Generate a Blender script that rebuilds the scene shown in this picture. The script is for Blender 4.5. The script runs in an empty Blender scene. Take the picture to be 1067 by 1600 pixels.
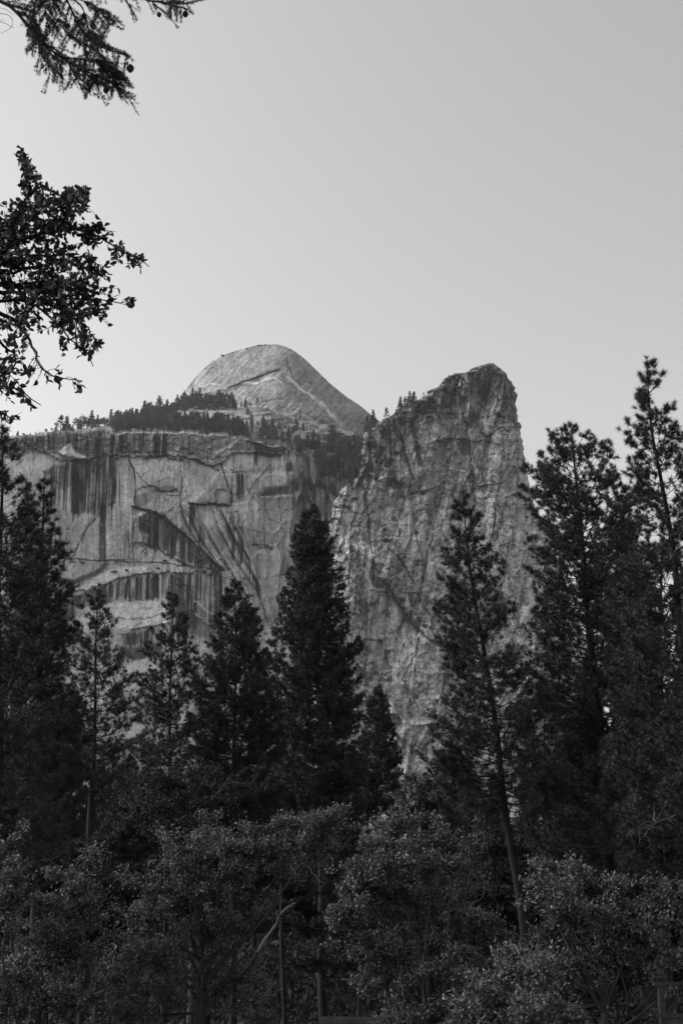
import bpy, math, numpy as np
from math import radians, sin, cos, pi

# ------------------------------------------------------------------ camera, world, sun
scene = bpy.context.scene
COL = scene.collection
PITCH = 19.0
FPX = 1600 * 50 / 36.0
cd = bpy.data.cameras.new("camera")
cam = bpy.data.objects.new("camera", cd)
COL.objects.link(cam)
cd.sensor_fit = 'VERTICAL'; cd.sensor_height = 36; cd.lens = 50
cd.clip_start = 0.2; cd.clip_end = 20000
cam.location = (0, 0, 1.6)
cam.rotation_euler = (radians(90 + PITCH), 0, 0)
scene.camera = cam

SUN_AZ = -84.0      # degrees from the view direction (+Y), negative = left
SUN_EL = 36.0
world = bpy.data.worlds.new("World"); scene.world = world
world.use_nodes = True
wn = world.node_tree; wn.nodes.clear()
sky = wn.nodes.new('ShaderNodeTexSky'); sky.sky_type = 'NISHITA'; sky.sun_disc = False
sky.sun_elevation = radians(SUN_EL); sky.sun_rotation = radians(SUN_AZ)
sky.air_density = 1.0; sky.dust_density = 2.5; sky.ozone_density = 1.0
bw = wn.nodes.new('ShaderNodeRGBToBW')
bg = wn.nodes.new('ShaderNodeBackground'); bg.inputs['Strength'].default_value = 0.15
wo = wn.nodes.new('ShaderNodeOutputWorld')
wn.links.new(sky.outputs[0], bw.inputs[0]); wn.links.new(bw.outputs[0], bg.inputs[0]); wn.links.new(bg.outputs[0], wo.inputs[0])

sd = bpy.data.lights.new("sun", 'SUN'); sd.energy = 1.3; sd.angle = radians(60)
sun = bpy.data.objects.new("sun", sd); COL.objects.link(sun)
a, e = radians(SUN_AZ), radians(SUN_EL)
from mathutils import Vector
sdir = Vector((sin(a) * cos(e), cos(a) * cos(e), sin(e)))
sun.rotation_euler = sdir.to_track_quat('Z', 'Y').to_euler()
scene.view_settings.view_transform = 'Standard'; scene.view_settings.look = 'None'
scene.view_settings.gamma = 1.0
scene.view_settings.exposure = 1.0
scene.cycles.use_denoising = True
scene.cycles.denoising_input_passes = 'RGB_ALBEDO_NORMAL'
scene.cycles.denoising_prefilter = 'ACCURATE'
scene.cycles.max_bounces = 5
scene.cycles.diffuse_bounces = 3
scene.cycles.transparent_max_bounces = 4

# ------------------------------------------------------------------ helpers
CP, SP = cos(radians(PITCH)), sin(radians(PITCH))
def at(px, py, Y):
    """the world point at horizontal distance Y seen at pixel (px,py) of the 1067x1600 frame"""
    px, py, Y = np.broadcast_arrays(np.asarray(px, float), np.asarray(py, float), np.asarray(Y, float))
    r = (px - 533.5) / FPX; t = (800 - py) / FPX
    dy = CP - SP * t; dz = SP + CP * t
    return np.stack([r / dy * Y, Y, 1.6 + dz / dy * Y], -1)
def mpp(Y): return Y / FPX / 0.93

def mesh(name, V, F, mats, parent=None, smooth=False, mi=None, attrs=None):
    V = np.asarray(V, np.float32); F = np.asarray(F, np.int32); n = F.shape[1]
    me = bpy.data.meshes.new(name)
    me.vertices.add(len(V)); me.vertices.foreach_set('co', V.ravel())
    me.loops.add(F.size); me.loops.foreach_set('vertex_index', F.ravel())
    me.polygons.add(len(F)); me.polygons.foreach_set('loop_start', np.arange(0, F.size, n, dtype=np.int32))
    try: me.polygons.foreach_set('loop_total', np.full(len(F), n, np.int32))
    except Exception: pass
    if mi is not None: me.polygons.foreach_set('material_index', np.asarray(mi, np.int32))
    me.polygons.foreach_set('use_smooth', np.full(len(F), smooth, bool))
    for k, v in (attrs or {}).items():
        at_ = me.attributes.new(k, 'FLOAT', 'POINT'); at_.data.foreach_set('value', np.asarray(v, np.float32).ravel())
    for m in (mats if isinstance(mats, (list, tuple)) else [mats]): me.materials.append(m)
    me.update(calc_edges=True)
    o = bpy.data.objects.new(name, me); COL.objects.link(o)
    if parent is not None: o.parent = parent
    return o
def empty(name, loc):
    o = bpy.data.objects.new(name, None); o.location = [float(q) for q in loc]; COL.objects.link(o)
    o.empty_display_size = 0.3
    return o
def tag(o, label=None, cat=None, group=None, kind=None):
    if label: o['label'] = label
    if cat: o['category'] = cat
    if group: o['group'] = group
    if kind: o['kind'] = kind
    return o

def smooth01(x): x = np.clip(x, 0, 1); return x * x * (3 - 2 * x)
def vn(x, y, seed):
    T = np.random.default_rng(seed).random((256, 256)).astype(np.float32)
    xi = np.floor(x).astype(int); yi = np.floor(y).astype(int)
    fx = smooth01(x - xi); fy = smooth01(y - yi)
    a_ = T[xi & 255, yi & 255]; b_ = T[(xi + 1) & 255, yi & 255]
    c_ = T[xi & 255, (yi + 1) & 255]; d_ = T[(xi + 1) & 255, (yi + 1) & 255]
    return (a_ * (1 - fx) + b_ * fx) * (1 - fy) + (c_ * (1 - fx) + d_ * fx) * fy
def fbm(x, y, seed, octv=4, gain=0.5):
    s = 0; am = 1; tot = 0
    for k in range(octv):
        s = s + am * vn(x * 2 ** k + 17.3 * k, y * 2 ** k + 9.1 * k, seed + k); tot += am; am *= gain
    return s / tot * 2 - 1
def facets(x, y, seed, tilt=1.0):
    """broken planes: every cell of a jittered lattice is a plane with its own height and tilt"""
    g = np.random.default_rng(seed); J = g.random((128, 128, 5)).astype(np.float32)
    xi = np.floor(x).astype(int); yi = np.floor(y).astype(int)
    best = np.full(x.shape, 9.0); h = np.zeros(x.shape)
    for i in (-1, 0, 1):
        for j in (-1, 0, 1):
            c = J[(xi + i) & 127, (yi + j) & 127]
            dx = x - (xi + i + c[..., 0]); dy = y - (yi + j + c[..., 1])
            d = dx * dx + dy * dy
            v = (c[..., 2] - .5) + tilt * ((c[..., 3] - .5) * dx + (c[..., 4] - .5) * dy) * 1.6
            m = d < best; h = np.where(m, v, h); best = np.where(m, d, best)
    return h
def inpoly(u, v, P):
    P = np.asarray(P, float); r = np.zeros(u.shape, bool); j = len(P) - 1
    for i in range(len(P)):
        (x1, y1), (x2, y2) = P[i], P[j]
        if y1 != y2:
            r ^= ((y1 > v) != (y2 > v)) & (u < (x2 - x1) * (v - y1) / (y2 - y1) + x1)
        j = i
    return r
def segdist(u, v, P):
    d = np.full(u.shape, 1e9)
    for (x1, y1), (x2, y2) in zip(P[:-1], P[1:]):
        L = max((x2 - x1) ** 2 + (y2 - y1) ** 2, 1e-6)
        t = np.clip(((u - x1) * (x2 - x1) + (v - y1) * (y2 - y1)) / L, 0, 1)
        d = np.minimum(d, np.hypot(u - x1 - t * (x2 - x1), v - y1 - t * (y2 - y1)))
    return d
def softpoly(u, v, P, w=2.5):
    ins = inpoly(u, v, P); d = segdist(u, v, list(P) + [P[0]])
    return smooth01(0.5 + np.where(ins, d, -d) / (2 * w))
def gridfaces(R, C):
    i = np.arange(R - 1)[:, None] * C + np.arange(C - 1)[None, :]
    return np.stack([i, i + 1, i + C + 1, i + C], -1).reshape(-1, 4)
def lerp(x, pts):
    p = np.asarray(pts, float); return np.interp(x, p[:, 0], p[:, 1])

# ------------------------------------------------------------------ materials
def grey(v): return (v, v, v, 1)
def principled(name, v, rough=0.8, spec=0.3, scale=None, amt=0.25, bump=0.0, bscale=None, stretch=(1, 1, 1)):
    m = bpy.data.materials.new(name); m.use_nodes = True; nt = m.node_tree; N = nt.nodes; L = nt.links
    b = N['Principled BSDF']; b.inputs['Roughness'].default_value = rough
    b.inputs['Specular IOR Level'].default_value = spec; b.inputs['Base Color'].default_value = grey(v)
    tc = N.new('ShaderNodeTexCoord'); mp = N.new('ShaderNodeMapping'); mp.inputs['Scale'].default_value = stretch
    L.new(tc.outputs['Object'], mp.inputs[0])
    if scale:
        n = N.new('ShaderNodeTexNoise'); n.inputs['Scale'].default_value = scale; n.inputs['Detail'].default_value = 5
        r = N.new('ShaderNodeMapRange'); r.inputs['From Min'].default_value = .3; r.inputs['From Max'].default_value = .7
        r.inputs['To Min'].default_value = v * (1 - amt); r.inputs['To Max'].default_value = v * (1 + amt)
        L.new(mp.outputs[0], n.inputs['Vector']); L.new(n.outputs[0], r.inputs[0]); L.new(r.outputs[0], b.inputs['Base Color'])
    if bump:
        n2 = N.new('ShaderNodeTexNoise'); n2.inputs['Scale'].default_value = bscale or scale; n2.inputs['Detail'].default_value = 6
        bp = N.new('ShaderNodeBump'); bp.inputs['Strength'].default_value = 1; bp.inputs['Distance'].default_value = bump
        L.new(mp.outputs[0], n2.inputs['Vector']); L.new(n2.outputs[0], bp.inputs['Height']); L.new(bp.outputs[0], b.inputs['Normal'])
    return m
def rock_material(name, lo=0.9, bump=1.2, scale=0.25):
    """granite: the weathering tone of each spot comes from a mesh attribute, grain from noise"""
    m = bpy.data.materials.new(name); m.use_nodes = True; nt = m.node_tree; N = nt.nodes; L = nt.links
    b = N['Principled BSDF']; b.inputs['Roughness'].default_value = 1; b.inputs['Specular IOR Level'].default_value = .02
    A = N.new('ShaderNodeAttribute'); A.attribute_name = 'tone'
    tc = N.new('ShaderNodeTexCoord')
    n = N.new('ShaderNodeTexNoise'); n.inputs['Scale'].default_value = scale; n.inputs['Detail'].default_value = 8; n.inputs['Roughness'].default_value = .65
    r = N.new('ShaderNodeMapRange'); r.inputs['From Min'].default_value = .3; r.inputs['From Max'].default_value = .7
    r.inputs['To Min'].default_value = .72; r.inputs['To Max'].default_value = 1.28
    mu = N.new('ShaderNodeMath'); mu.operation = 'MULTIPLY'
    L.new(tc.outputs['Object'], n.inputs['Vector']); L.new(n.outputs[0], r.inputs[0])
    L.new(A.outputs['Fac'], mu.inputs[0]); L.new(r.outputs[0], mu.inputs[1]); L.new(mu.outputs[0], b.inputs['Base Color'])
    bp = N.new('ShaderNodeBump'); bp.inputs['Strength'].default_value = .8; bp.inputs['Distance'].default_value = bump
    L.new(n.outputs[0], bp.inputs['Height']); L.new(bp.outputs[0], b.inputs['Normal'])
    return m
def leaf_material(name, v, rough=.5, spec=.4, trans=.15, var=.35):
    m = bpy.data.materials.new(name); m.use_nodes = True; nt = m.node_tree; N = nt.nodes; L = nt.links
    b = N['Principled BSDF']; b.inputs['Roughness'].default_value = rough; b.inputs['Specular IOR Level'].default_value = spec
    g = N.new('ShaderNodeNewGeometry')
    r = N.new('ShaderNodeMapRange'); r.inputs['To Min'].default_value = v * (1 - var); r.inputs['To Max'].default_value = v * (1 + var)
    L.new(g.outputs['Random Per Island'], r.inputs[0]); L.new(r.outputs[0], b.inputs['Base Color'])
    if trans:
        t = N.new('ShaderNodeBsdfTranslucent'); L.new(r.outputs[0], t.inputs[0])
        mx = N.new('ShaderNodeMixShader'); mx.inputs[0].default_value = trans
        L.new(b.outputs[0], mx.inputs[1]); L.new(t.outputs[0], mx.inputs[2]); L.new(mx.outputs[0], N['Material Output'].inputs[0])
    return m
M_ARCH = rock_material('streaked granite'); M_COL = rock_material('fractured granite', bump=1.6, scale=.35)
M_DOME = rock_material('dome granite', bump=1.5, scale=.12); M_SLOPE = rock_material('slope granite and soil', bump=2, scale=.15)
M_NEEDLE = leaf_material('pine needles', .028, .5, .3, .05, .45)
M_NEEDLE_FAR = leaf_material('conifer foliage', .024, .6, .2, 0, .35)
M_RIDGE = leaf_material('distant conifer foliage', .11, .8, .1, 0, .3)  # lighter than the near needles, distance haze put into the colour
M_BARK = principled('conifer bark', .013, .9, .2, 3, .5, .02, 12, (1, 1, .25))
M_OAKBARK = principled('oak bark', .03, .9, .2, 4, .4, .01, 20, (1, 1, .4))
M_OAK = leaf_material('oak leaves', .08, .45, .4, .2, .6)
M_OAKDARK = leaf_material('shaded oak leaves', .034, .6, .12, .15, .4)  # darker copy of the oak leaves, with shade put into the colour
M_BROAD = leaf_material('broad leaves', .035, .45, .35, .1, .4)
M_FIR = leaf_material('fir needles', .035, .5, .3, .05, .3)
M_CONE = principled('fir cone scales', .03, .8, .2, 30, .4)
M_SNAG = principled('bleached dead wood', .075, .85, .2, 5, .35, .02, 14, (1, 1, .3))
M_TWIG = principled('bare grey twigs', .05, .85, .2, 8, .4)
M_GROUND = principled('forest floor', .07, .95, .1, .8, .4, .05, 5)
M_PLANK = principled('weathered boards', .05, .85, .2, 6, .4, .01, 20, (1, 1, .2))
M_POST = principled('dark timber', .03, .85, .2, 6, .4)

# ------------------------------------------------------------------ ground
gv = np.array([(-4000, -400, 0), (4000, -400, 0), (4000, 5000, 0), (-4000, 5000, 0)], float)
n = 120
gx = np.sign(np.linspace(-1, 1, n)) * np.abs(np.linspace(-1, 1, n)) ** 3 * 4500
gy = -300 + np.linspace(0, 1, n) ** 2.4 * 6000
GX, GY = np.meshgrid(gx, gy)
GZ = .25 * fbm(GX * .08, GY * .08, 5, 3) * smooth01((np.hypot(GX, GY) - 3) / 20)
o = mesh('ground', np.stack([GX, GY, GZ - .1], -1).reshape(-1, 3), gridfaces(n, n), M_GROUND, smooth=True)
tag(o, 'dark forest floor running back under the trees', kind='structure')

GR = {}
# ------------------------------------------------------------------ streaked cliff (left)
RIM = [(-90, 700), (-40, 694), (0, 686), (30, 683), (60, 681), (75, 677), (100, 673), (130, 675), (150, 672), (165, 680), (180, 677), (215, 674), (300, 676), (350, 680),
       (380, 683), (400, 688), (430, 693), (450, 698), (470, 706), (500, 713), (530, 717), (575, 722)]
_g = np.random.default_rng(14); _x = np.arange(-90, 576, 3.0); _st = np.repeat(_g.uniform(-1.6, 1.6, 60), 5)[:len(_x)]
RIM = [(a_, float(lerp(a_, RIM)) + b_ + c_) for a_, b_, c_ in zip(_x, _st, _g.uniform(-.9, .9, len(_x)))]
def build_arch_cliff():
    us = np.arange(-90, 576, 1.0); R = 620
    u = np.broadcast_to(us, (R, len(us))).copy()
    rim = lerp(us, RIM)
    s = np.linspace(0, 1, R)[:, None]
    v = rim + (1260 - rim) * s
    uw = u + 3 * fbm(u / 40, v / 60, 3, 3); vw = v + 4 * fbm(u / 35, v / 35, 4, 3)   # wobble so that traced lines stay natural
    rel = np.zeros_like(u); tone = np.full_like(u, .29)
    calm = .35 + .65 * smooth01((v - 700 + .3 * (u - 250)) / 140) * smooth01((u - 170) / 120)
    rel += 5 * fbm(u / 120, v / 120, 11, 3)
    rel += calm * (2.0 * facets(uw / 34, vw / 48, 12, 1.2) + 1.0 * facets(uw / 13, vw / 17, 13, 1.2))
    rel += .25 * fbm(u / 7, v / 9, 14, 3)
    rel += .12 * facets(uw / 5, vw / 8, 19, 1.2)
    tone *= 1 + .30 * fbm(u / 50, v / 60, 15, 4) + .26 * fbm(u / 3.0, v / 45, 16, 3) + .16 * fbm(u / 2.2, v / 3, 17, 2)
    tone *= 1 + .22 * facets(uw / 34, vw / 48, 12, 0) * calm + .22 * facets(uw / 13, vw / 17, 13, 0) * calm
    rb = smooth01((lerp(us, [(50, 702), (115, 718), (160, 712), (250, 713), (262, 707), (305, 717), (345, 724), (362, 707), (442, 712), (575, 740)]) - v) / 5)
    tone *= 1 - .30 * rb; rel += rb * (1.6 * facets(uw / 11, vw / 7, 131, 1.4) + .8 * fbm(u / 3, v / 3, 132, 3))
    tone *= 1 + .25 * rb * fbm(u / 6, v / 4, 133, 4)
    tone *= 1 + .5 * (fbm(u / 1.6, v / 1.9, 134, 2)) * .35
    f_ = fbm(uw / 16, vw / 30, 135, 4); m_ = np.exp(-(f_ / .02) ** 2) * smooth01(fbm(u / 26, v / 26, 136, 2) * 3); tone *= 1 - .5 * m_; rel -= .8 * m_
    f_ = fbm(uw / 30, vw / 12, 137, 4); m_ = np.exp(-(f_ / .02) ** 2) * smooth01(fbm(u / 30, v / 26, 138, 2) * 3); tone *= 1 - .45 * m_; rel -= .8 * m_
    f_ = fbm(uw / 22, vw / 16, 139, 4); m_ = np.exp(-(f_ / .025) ** 2) * smooth01(fbm(u / 22, v / 22, 140, 2) * 3); tone += (.45 - tone) * .45 * m_
    def over(P, amp, L, up=0):
        P = np.asarray(P, float); vl = np.interp(us, P[:, 0], P[:, 1]); k = smooth01(np.minimum(us - P[0, 0], P[-1, 0] - us) / 6)
        bl = vn(np.floor(u / 9 + .5 * vn(u / 5, u * 0, 6)), u * 0, int(P[0, 0]) + 32) - .5
        d = v - vl - 3 * fbm(u / 9, u / 9, int(P[0, 0]) + 31, 3) - 5 * bl; amp = amp * .62; L = L * .5
        nonlocal rel
        rel = rel - amp * k * np.where(d > 0, np.exp(-d / L), 0) + up * amp * k * np.where(d <= 0, np.exp(d / 8), 0)
    over([(50, 702), (80, 711), (100, 718), (115, 717), (140, 715), (160, 712), (180, 711), (215, 714), (250, 713), (262, 707), (282, 714), (305, 717), (332, 728), (345, 724), (362, 707), (398, 706), (442, 712)], 7, 40)
    over([(95, 707), (112, 712), (135, 718)], 5, 20, .4)
    over([(205, 789), (240, 800), (262, 812), (285, 832), (303, 847), (322, 866), (350, 892)], 8, 30, .3)
    over([(226, 853), (250, 858), (275, 874), (302, 888), (350, 893)], 3, 12, .2)
    over([(296, 787), (330, 787), (363, 787)], 8, 35, .3)
    over([(400, 706), (443, 708)], 9, 14, .4)
    over([(396, 775), (440, 774), (462, 777)], -7, 60)
    over([(85, 934), (150, 917), (200, 900), (262, 893), (345, 896)], 6, 22)
    over([(188, 990), (255, 976), (300, 975)], 4, 25)
    over([(395, 852), (430, 856)], 5, 12)
    over([(235, 765), (285, 775)], 3, 14); over([(210, 768), (236, 757), (262, 766), (282, 764)], 4, 12)
    over([(60, 760), (80, 752), (100, 760)], 3, 10)
    # curved exfoliation ribs below the block, falling to the right
    for k, (x0, y0, x1, y1, x2, y2) in enumerate([(335, 792, 350, 850, 405, 925), (352, 800, 372, 860, 412, 920), (318, 812, 345, 870, 395, 940), (366, 815, 392, 868, 425, 985),
                                                  (283, 780, 290, 830, 345, 888), (298, 800, 312, 845, 352, 892), (345, 790, 362, 835, 398, 880), (405, 905, 420, 950, 440, 1010)]):
        t = np.linspace(0, 1, 14); P = [(((1 - q) ** 2 * x0 + 2 * q * (1 - q) * x1 + q * q * x2), ((1 - q) ** 2 * y0 + 2 * q * (1 - q) * y1 + q * q * y2)) for q in t]
        vy = [p[1] for p in P]; ux = np.interp(v, vy, [p[0] for p in P]); inr = smooth01((v - y0) / 10) * smooth01((y2 - v) / 10)
        d = u - ux
        rel += inr * 3.0 * np.where(d > 0, np.exp(-d / 9), 0) * (1 if k % 2 else 1.3)
        tone += inr * (.13 * np.exp(-((d - 2) / 1.6) ** 2) - .13 * np.exp(-((d + 3.5) / 2.5) ** 2))
    jx = 2.4 * fbm(u / 7, v / 7, 201, 3); jy = 2.4 * fbm(u / 7, v / 7, 202, 3); jm = .35 + .65 * smooth01(vn(u / 8, v / 8, 203) * 1.8)
    # zones where water runs: strength of the dark streaks
    wet = np.zeros_like(u)
    def zone(P, k, w=3): 
        nonlocal wet
        wet = np.maximum(wet, k * softpoly(u + 3 * fbm(u / 10, v / 10, 61, 3), v + 7 * (vn(u / 2.2, v * 0, 62) - .5), P, w + 3))
    zone([(55, 680), (262, 676), (262, 712), (200, 712), (130, 716), (60, 702)], .55)
    zone([(75, 725), (180, 712), (184, 770), (170, 815), (150, 805), (120, 805), (95, 800), (75, 790)], .78, 5)
    zone([(207, 808), (235, 797), (262, 806), (285, 830), (303, 848), (322, 868), (350, 892), (325, 891), (300, 884), (275, 872), (246, 855), (232, 853), (234, 835), (212, 830)], .95)
    zone([(365, 738), (396, 738), (396, 775), (366, 784)], .75)
    zone([(296, 788), (312, 788), (318, 835), (330, 870), (300, 835)], .7)
    zone([(340, 795), (365, 795), (410, 880), (440, 990), (400, 930), (360, 860)], .65, 4)
    zone([(85, 936), (150, 918), (200, 901), (262, 894), (348, 897), (352, 980), (290, 985), (262, 950), (250, 938), (180, 936), (160, 955), (85, 980)], .85)
    zone([(190, 992), (262, 977), (300, 970), (300, 1010), (192, 1010)], .85)
    zone([(380, 680), (445, 694), (470, 720), (440, 720), (400, 705), (360, 706)], .5)
    zone([(420, 735), (470, 730), (480, 780), (400, 775)], .4)
    st = fbm(u / 2.6 + .02 * v, v / 110, 21, 3, .6) + .9 * fbm(u / 9, v / 160, 22, 2)
    dark = smooth01((st + .32) / .55)
    fr = smooth01((st * .8 + 1.25 * wet - .58) / .62); kk_ = .35 + .6 * vn(u / 5, v / 90, 67) ** 1.0
    tone *= 1 - np.clip(kk_, 0, .85) * fr * smooth01(wet * 4)
    tone *= 1 - .5 * wet * smooth01((fbm(u / 1.5, v / 60, 68, 2) + .1) / .5)
    # thin streaks everywhere below the rim overhang
    thin = smooth01((fbm(u / 1.7, v / 70, 23, 2) - .34) / .2) * smooth01((fbm(u / 40, v / 60, 24, 3) + .1) / .4)
    tone *= 1 - .38 * thin
    def streak(x0, x1, y0, y1, k, tilt=0.0):
        nonlocal tone
        uu = uw + .6 * fbm(u / 6, v / 14, 7, 2) - tilt * (v - y0)
        m = (.7 + .5 * vn(u / 3, v / 9, 69)) * .88 * smooth01((uu - x0 + 1.3) / 2.6) * smooth01((x1 - uu + 1.3) / 2.6) * smooth01((v - y0 + 6 * vn(u / 2, v * 0, 63)) / 7) * smooth01((y1 - v + 16 * (vn(u / 1.6, v * 0, 64) - .4)) / 10) * smooth01(.75 + 1.3 * st * np.sign(k))
        tone = tone * (1 - k * m) if k > 0 else tone + (.42 * (.9 + .2 * fbm(u / 2, v / 30, 8, 2)) - tone) * (-k) * m
    for q in [(80, 92, 742, 792, .55), (99, 104, 728, 806, .8), (112, 122, 728, 802, .75), (121, 134, 745, 788, .75), (128, 143, 715, 760, .5), (151, 157, 728, 792, .7),
              (157, 167, 786, 882, .85), (168, 176, 716, 790, .7), (174, 175.5, 780, 824, .7), (112, 115, 795, 822, .6), (186, 188, 735, 800, .35), (212, 216, 700, 712, .4),
              (206, 211, 805, 850, .5), (240, 245, 806, 868, .6), (222, 226, 812, 850, .5), (256, 258, 815, 866, .6), (262, 266, 818, 868, .5), (285, 288, 850, 885, .6), (296, 300, 790, 832, .7), (303, 306, 790, 815, .6),
              (371, 374, 738, 782, .75), (377, 379, 738, 778, .6), (361, 364, 745, 786, .7), (384, 386, 735, 775, .5), (395, 402, 704, 736, .75), (400, 405, 752, 775, .4),
              (209, 213, 876, 905, .4), (446, 448, 850, 935, .5), (478, 480, 760, 840, .3), (346, 349, 830, 850, .5), (388, 391, 838, 860, .8), (412, 417, 858, 880, .45),
              (211, 213, 722, 790, .35), (283, 285, 735, 790, .6)]: streak(*q)
    for q in [(93, 98.5, 766, 803, -.85), (104.5, 111.5, 762, 806, -.9), (116, 120.5, 778, 800, -.8), (153, 155.5, 735, 785, -.5), (311, 333, 792, 842, -.55), (143, 150, 740, 790, -.45), (107, 109, 728, 760, -.6),
              (218, 221, 830, 858, -.5), (230, 234, 820, 850, -.5), (247, 251, 815, 862, -.7), (276, 282, 845, 882, -.7), (205, 213, 905, 930, -.7), (224, 228, 905, 935, -.7), (396, 410, 858, 884, -.6), (288, 291, 925, 960, -.7)]: streak(*q)
    def patch(P, val, k, w=2.5):
        nonlocal tone
        m = k * softpoly(uw, vw, P, w) * (.85 + .3 * vn(u / 6, v / 10, 77)); m = np.clip(m, 0, 1)
        tone = tone * (1 - m) + m * val * (1 + .18 * fbm(u / 4, v / 12, 9, 3))
    patch([(90, 706), (103, 696), (110, 694), (116, 704), (136, 717), (120, 717), (104, 712)], .46, .75)  # lit tongue under the rim, the light put into its tone
    patch([(206, 716), (262, 713), (284, 722), (288, 758), (272, 762), (255, 750), (238, 757), (214, 768)], .38, .6, 6)
    patch([(20, 735), (70, 712), (95, 722), (70, 733), (30, 742)], .40, .6, 5)
    patch([(104, 934), (130, 915), (160, 896), (190, 886), (232, 884), (230, 892), (192, 900), (150, 918), (108, 936)], .44, .8)
    patch([(90, 902), (118, 905), (150, 890), (168, 877), (172, 884), (150, 900), (115, 915), (92, 925)], .07, .75, 2)
    patch([(174, 941), (250, 941), (264, 955), (254, 970), (200, 986), (150, 985), (120, 1000), (120, 950)], .44, .75, 3)
    patch([(185, 1010), (252, 1006), (256, 1024), (220, 1032), (185, 1030)], .07, .8, 3)
    patch([(110, 1032), (220, 1032), (262, 1025), (275, 1080), (110, 1080)], .40, .7, 4)
    patch([(300, 786), (318, 770), (344, 740), (354, 764), (364, 776), (361, 788)], .17, .6)
    patch([(401, 690), (442, 694), (444, 706), (402, 706)], .07, .8)
    patch([(368, 712), (380, 707), (395, 706), (396, 730), (386, 738), (366, 732)], .33, .45, 5)
    patch([(392, 742), (410, 740), (450, 735), (462, 738), (455, 760), (414, 770), (392, 778)], .36, .5)
    patch([(412, 762), (446, 760), (462, 752), (466, 775), (412, 776)], .10, .7)  # dark recess above the ledge, shade put into the tone
    patch([(300, 714), (336, 722), (340, 732), (326, 728), (300, 720)], .13, .5)
    patch([(258, 700), (262, 714), (222, 716), (225, 711), (250, 709)], .06, .7, 1.5)
    patch([(110, 716), (128, 716), (132, 726), (118, 735)], .08, .7, 3)
    patch([(243, 765), (262, 759), (278, 762), (284, 772), (262, 770), (240, 772)], .10, .6)
    patch([(208, 775), (225, 772), (236, 765), (236, 785), (210, 795)], .10, .6)
    patch([(395, 790), (430, 784), (470, 800), (470, 850), (430, 850), (400, 830)], .25, .5, 5)
    patch([(390, 858), (450, 862), (452, 980), (430, 1000), (412, 940)], .36, .6, 6)
    patch([(265, 935), (275, 930), (300, 960), (345, 985), (330, 1000), (280, 985)], .12, .6, 3)
    # cracks, pale seams and the painted bright edge of the rim
    def line(P, w, k, dep=1.5):
        nonlocal tone, rel
        d = segdist(uw + jx, vw + jy, P); m = np.exp(-(d / w) ** 2) * jm
        if k > 0: tone = tone * (1 - k * m); rel = rel - .55 * dep * m
        else: tone = tone + (.46 - tone) * (-k) * m; rel = rel + .6 * m
    for P, w, k in [([(204, 715), (210, 735), (212, 760), (212, 800), (208, 850), (210, 876)], 1.1, .7), ([(206, 722), (218, 745), (232, 758), (237, 765)], 1, .7),
                    ([(60, 708), (85, 706), (97, 710)], 1, .6), ([(92, 880), (130, 872), (165, 877), (210, 878), (250, 880), (300, 884), (350, 892)], 1.2, .6),
                    ([(150, 812), (135, 830), (124, 850), (114, 870), (111, 882)], 1.3, .75), ([(150, 812), (162, 795), (180, 786)], 1, .5),
                    ([(296, 787), (362, 788)], 1.4, .8), ([(205, 789), (240, 800), (262, 812), (285, 832), (303, 847), (322, 866), (350, 892)], 1.8, .85),
                    ([(228, 853), (250, 858), (275, 874), (302, 888)], 1.5, .7), ([(345, 725), (352, 750), (364, 772), (362, 782)], 1.5, .7), ([(281, 716), (286, 740), (284, 790), (300, 812)], 1, .55),
                    ([(366, 708), (364, 740), (372, 738), (395, 738)], .9, .5), ([(414, 780), (420, 810), (440, 820)], 1, .4), ([(395, 852), (415, 852), (425, 858)], 1.5, .8),
                    ([(450, 862), (448, 900), (452, 935)], 1.2, .6), ([(425, 975), (435, 965), (450, 968)], 1.2, .6), ([(300, 715), (326, 728), (342, 736)], 1.5, .7), ([(175, 968), (230, 968), (262, 958)], .9, .5)]: line(P, w, k)
    for P, w, k in [([(281, 718), (288, 742), (293, 758)], 1.6, -.8), ([(360, 790), (380, 785), (402, 777), (435, 777), (470, 777)], 1.4, -.6), ([(338, 795), (344, 818), (352, 835)], 2, -.8),
                    ([(97, 707), (112, 709), (133, 714)], 1.3, -.6), ([(180, 676), (215, 676), (300, 677), (350, 681), (385, 686)], 1.4, -.45), ([(400, 690), (425, 696), (440, 695)], 1.6, -.6),  # long rim line: sky light caught on the top edge, put into tone
                    ([(325, 846), (345, 870), (352, 890)], 1.8, -.7), ([(450, 850), (458, 830), (470, 805)], 1.6, -.5), ([(452, 890), (456, 862), (470, 855)], 1.5, -.4), ([(185, 984), (225, 978), (262, 972)], 1.3, -.6),
                    ([(385, 800), (386, 830), (390, 850)], 1.2, -.5), ([(415, 820), (425, 835), (435, 830), (442, 815)], 1.8, -.4), ([(305, 942), (325, 955), (345, 965)], 1.6, -.6), ([(305, 960), (330, 975)], 1.4, -.5),
                    ([(182, 674), (181, 712)], 1, -.5), ([(340, 708), (355, 700), (372, 690)], 2, -.35)]: line(P, w, k)
    rel += 3 * softpoly(uw, vw, [(300, 787), (318, 768), (346, 738), (356, 764), (364, 776), (361, 787)], 8) + 2.5 * softpoly(uw, vw, [(392, 745), (440, 738), (460, 740), (450, 758), (412, 772), (394, 776)], 5) + 4 * softpoly(uw, vw, [(206, 806), (236, 796), (230, 850), (206, 850)], 3)
    # gully on the right: recessed, its shade put into a darker tone, cut by vertical grooves
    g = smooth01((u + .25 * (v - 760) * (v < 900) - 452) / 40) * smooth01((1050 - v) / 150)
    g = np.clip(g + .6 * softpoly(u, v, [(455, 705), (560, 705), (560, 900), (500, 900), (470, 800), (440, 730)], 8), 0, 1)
    rel -= 16 * smooth01((u - 455) / 90)
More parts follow.
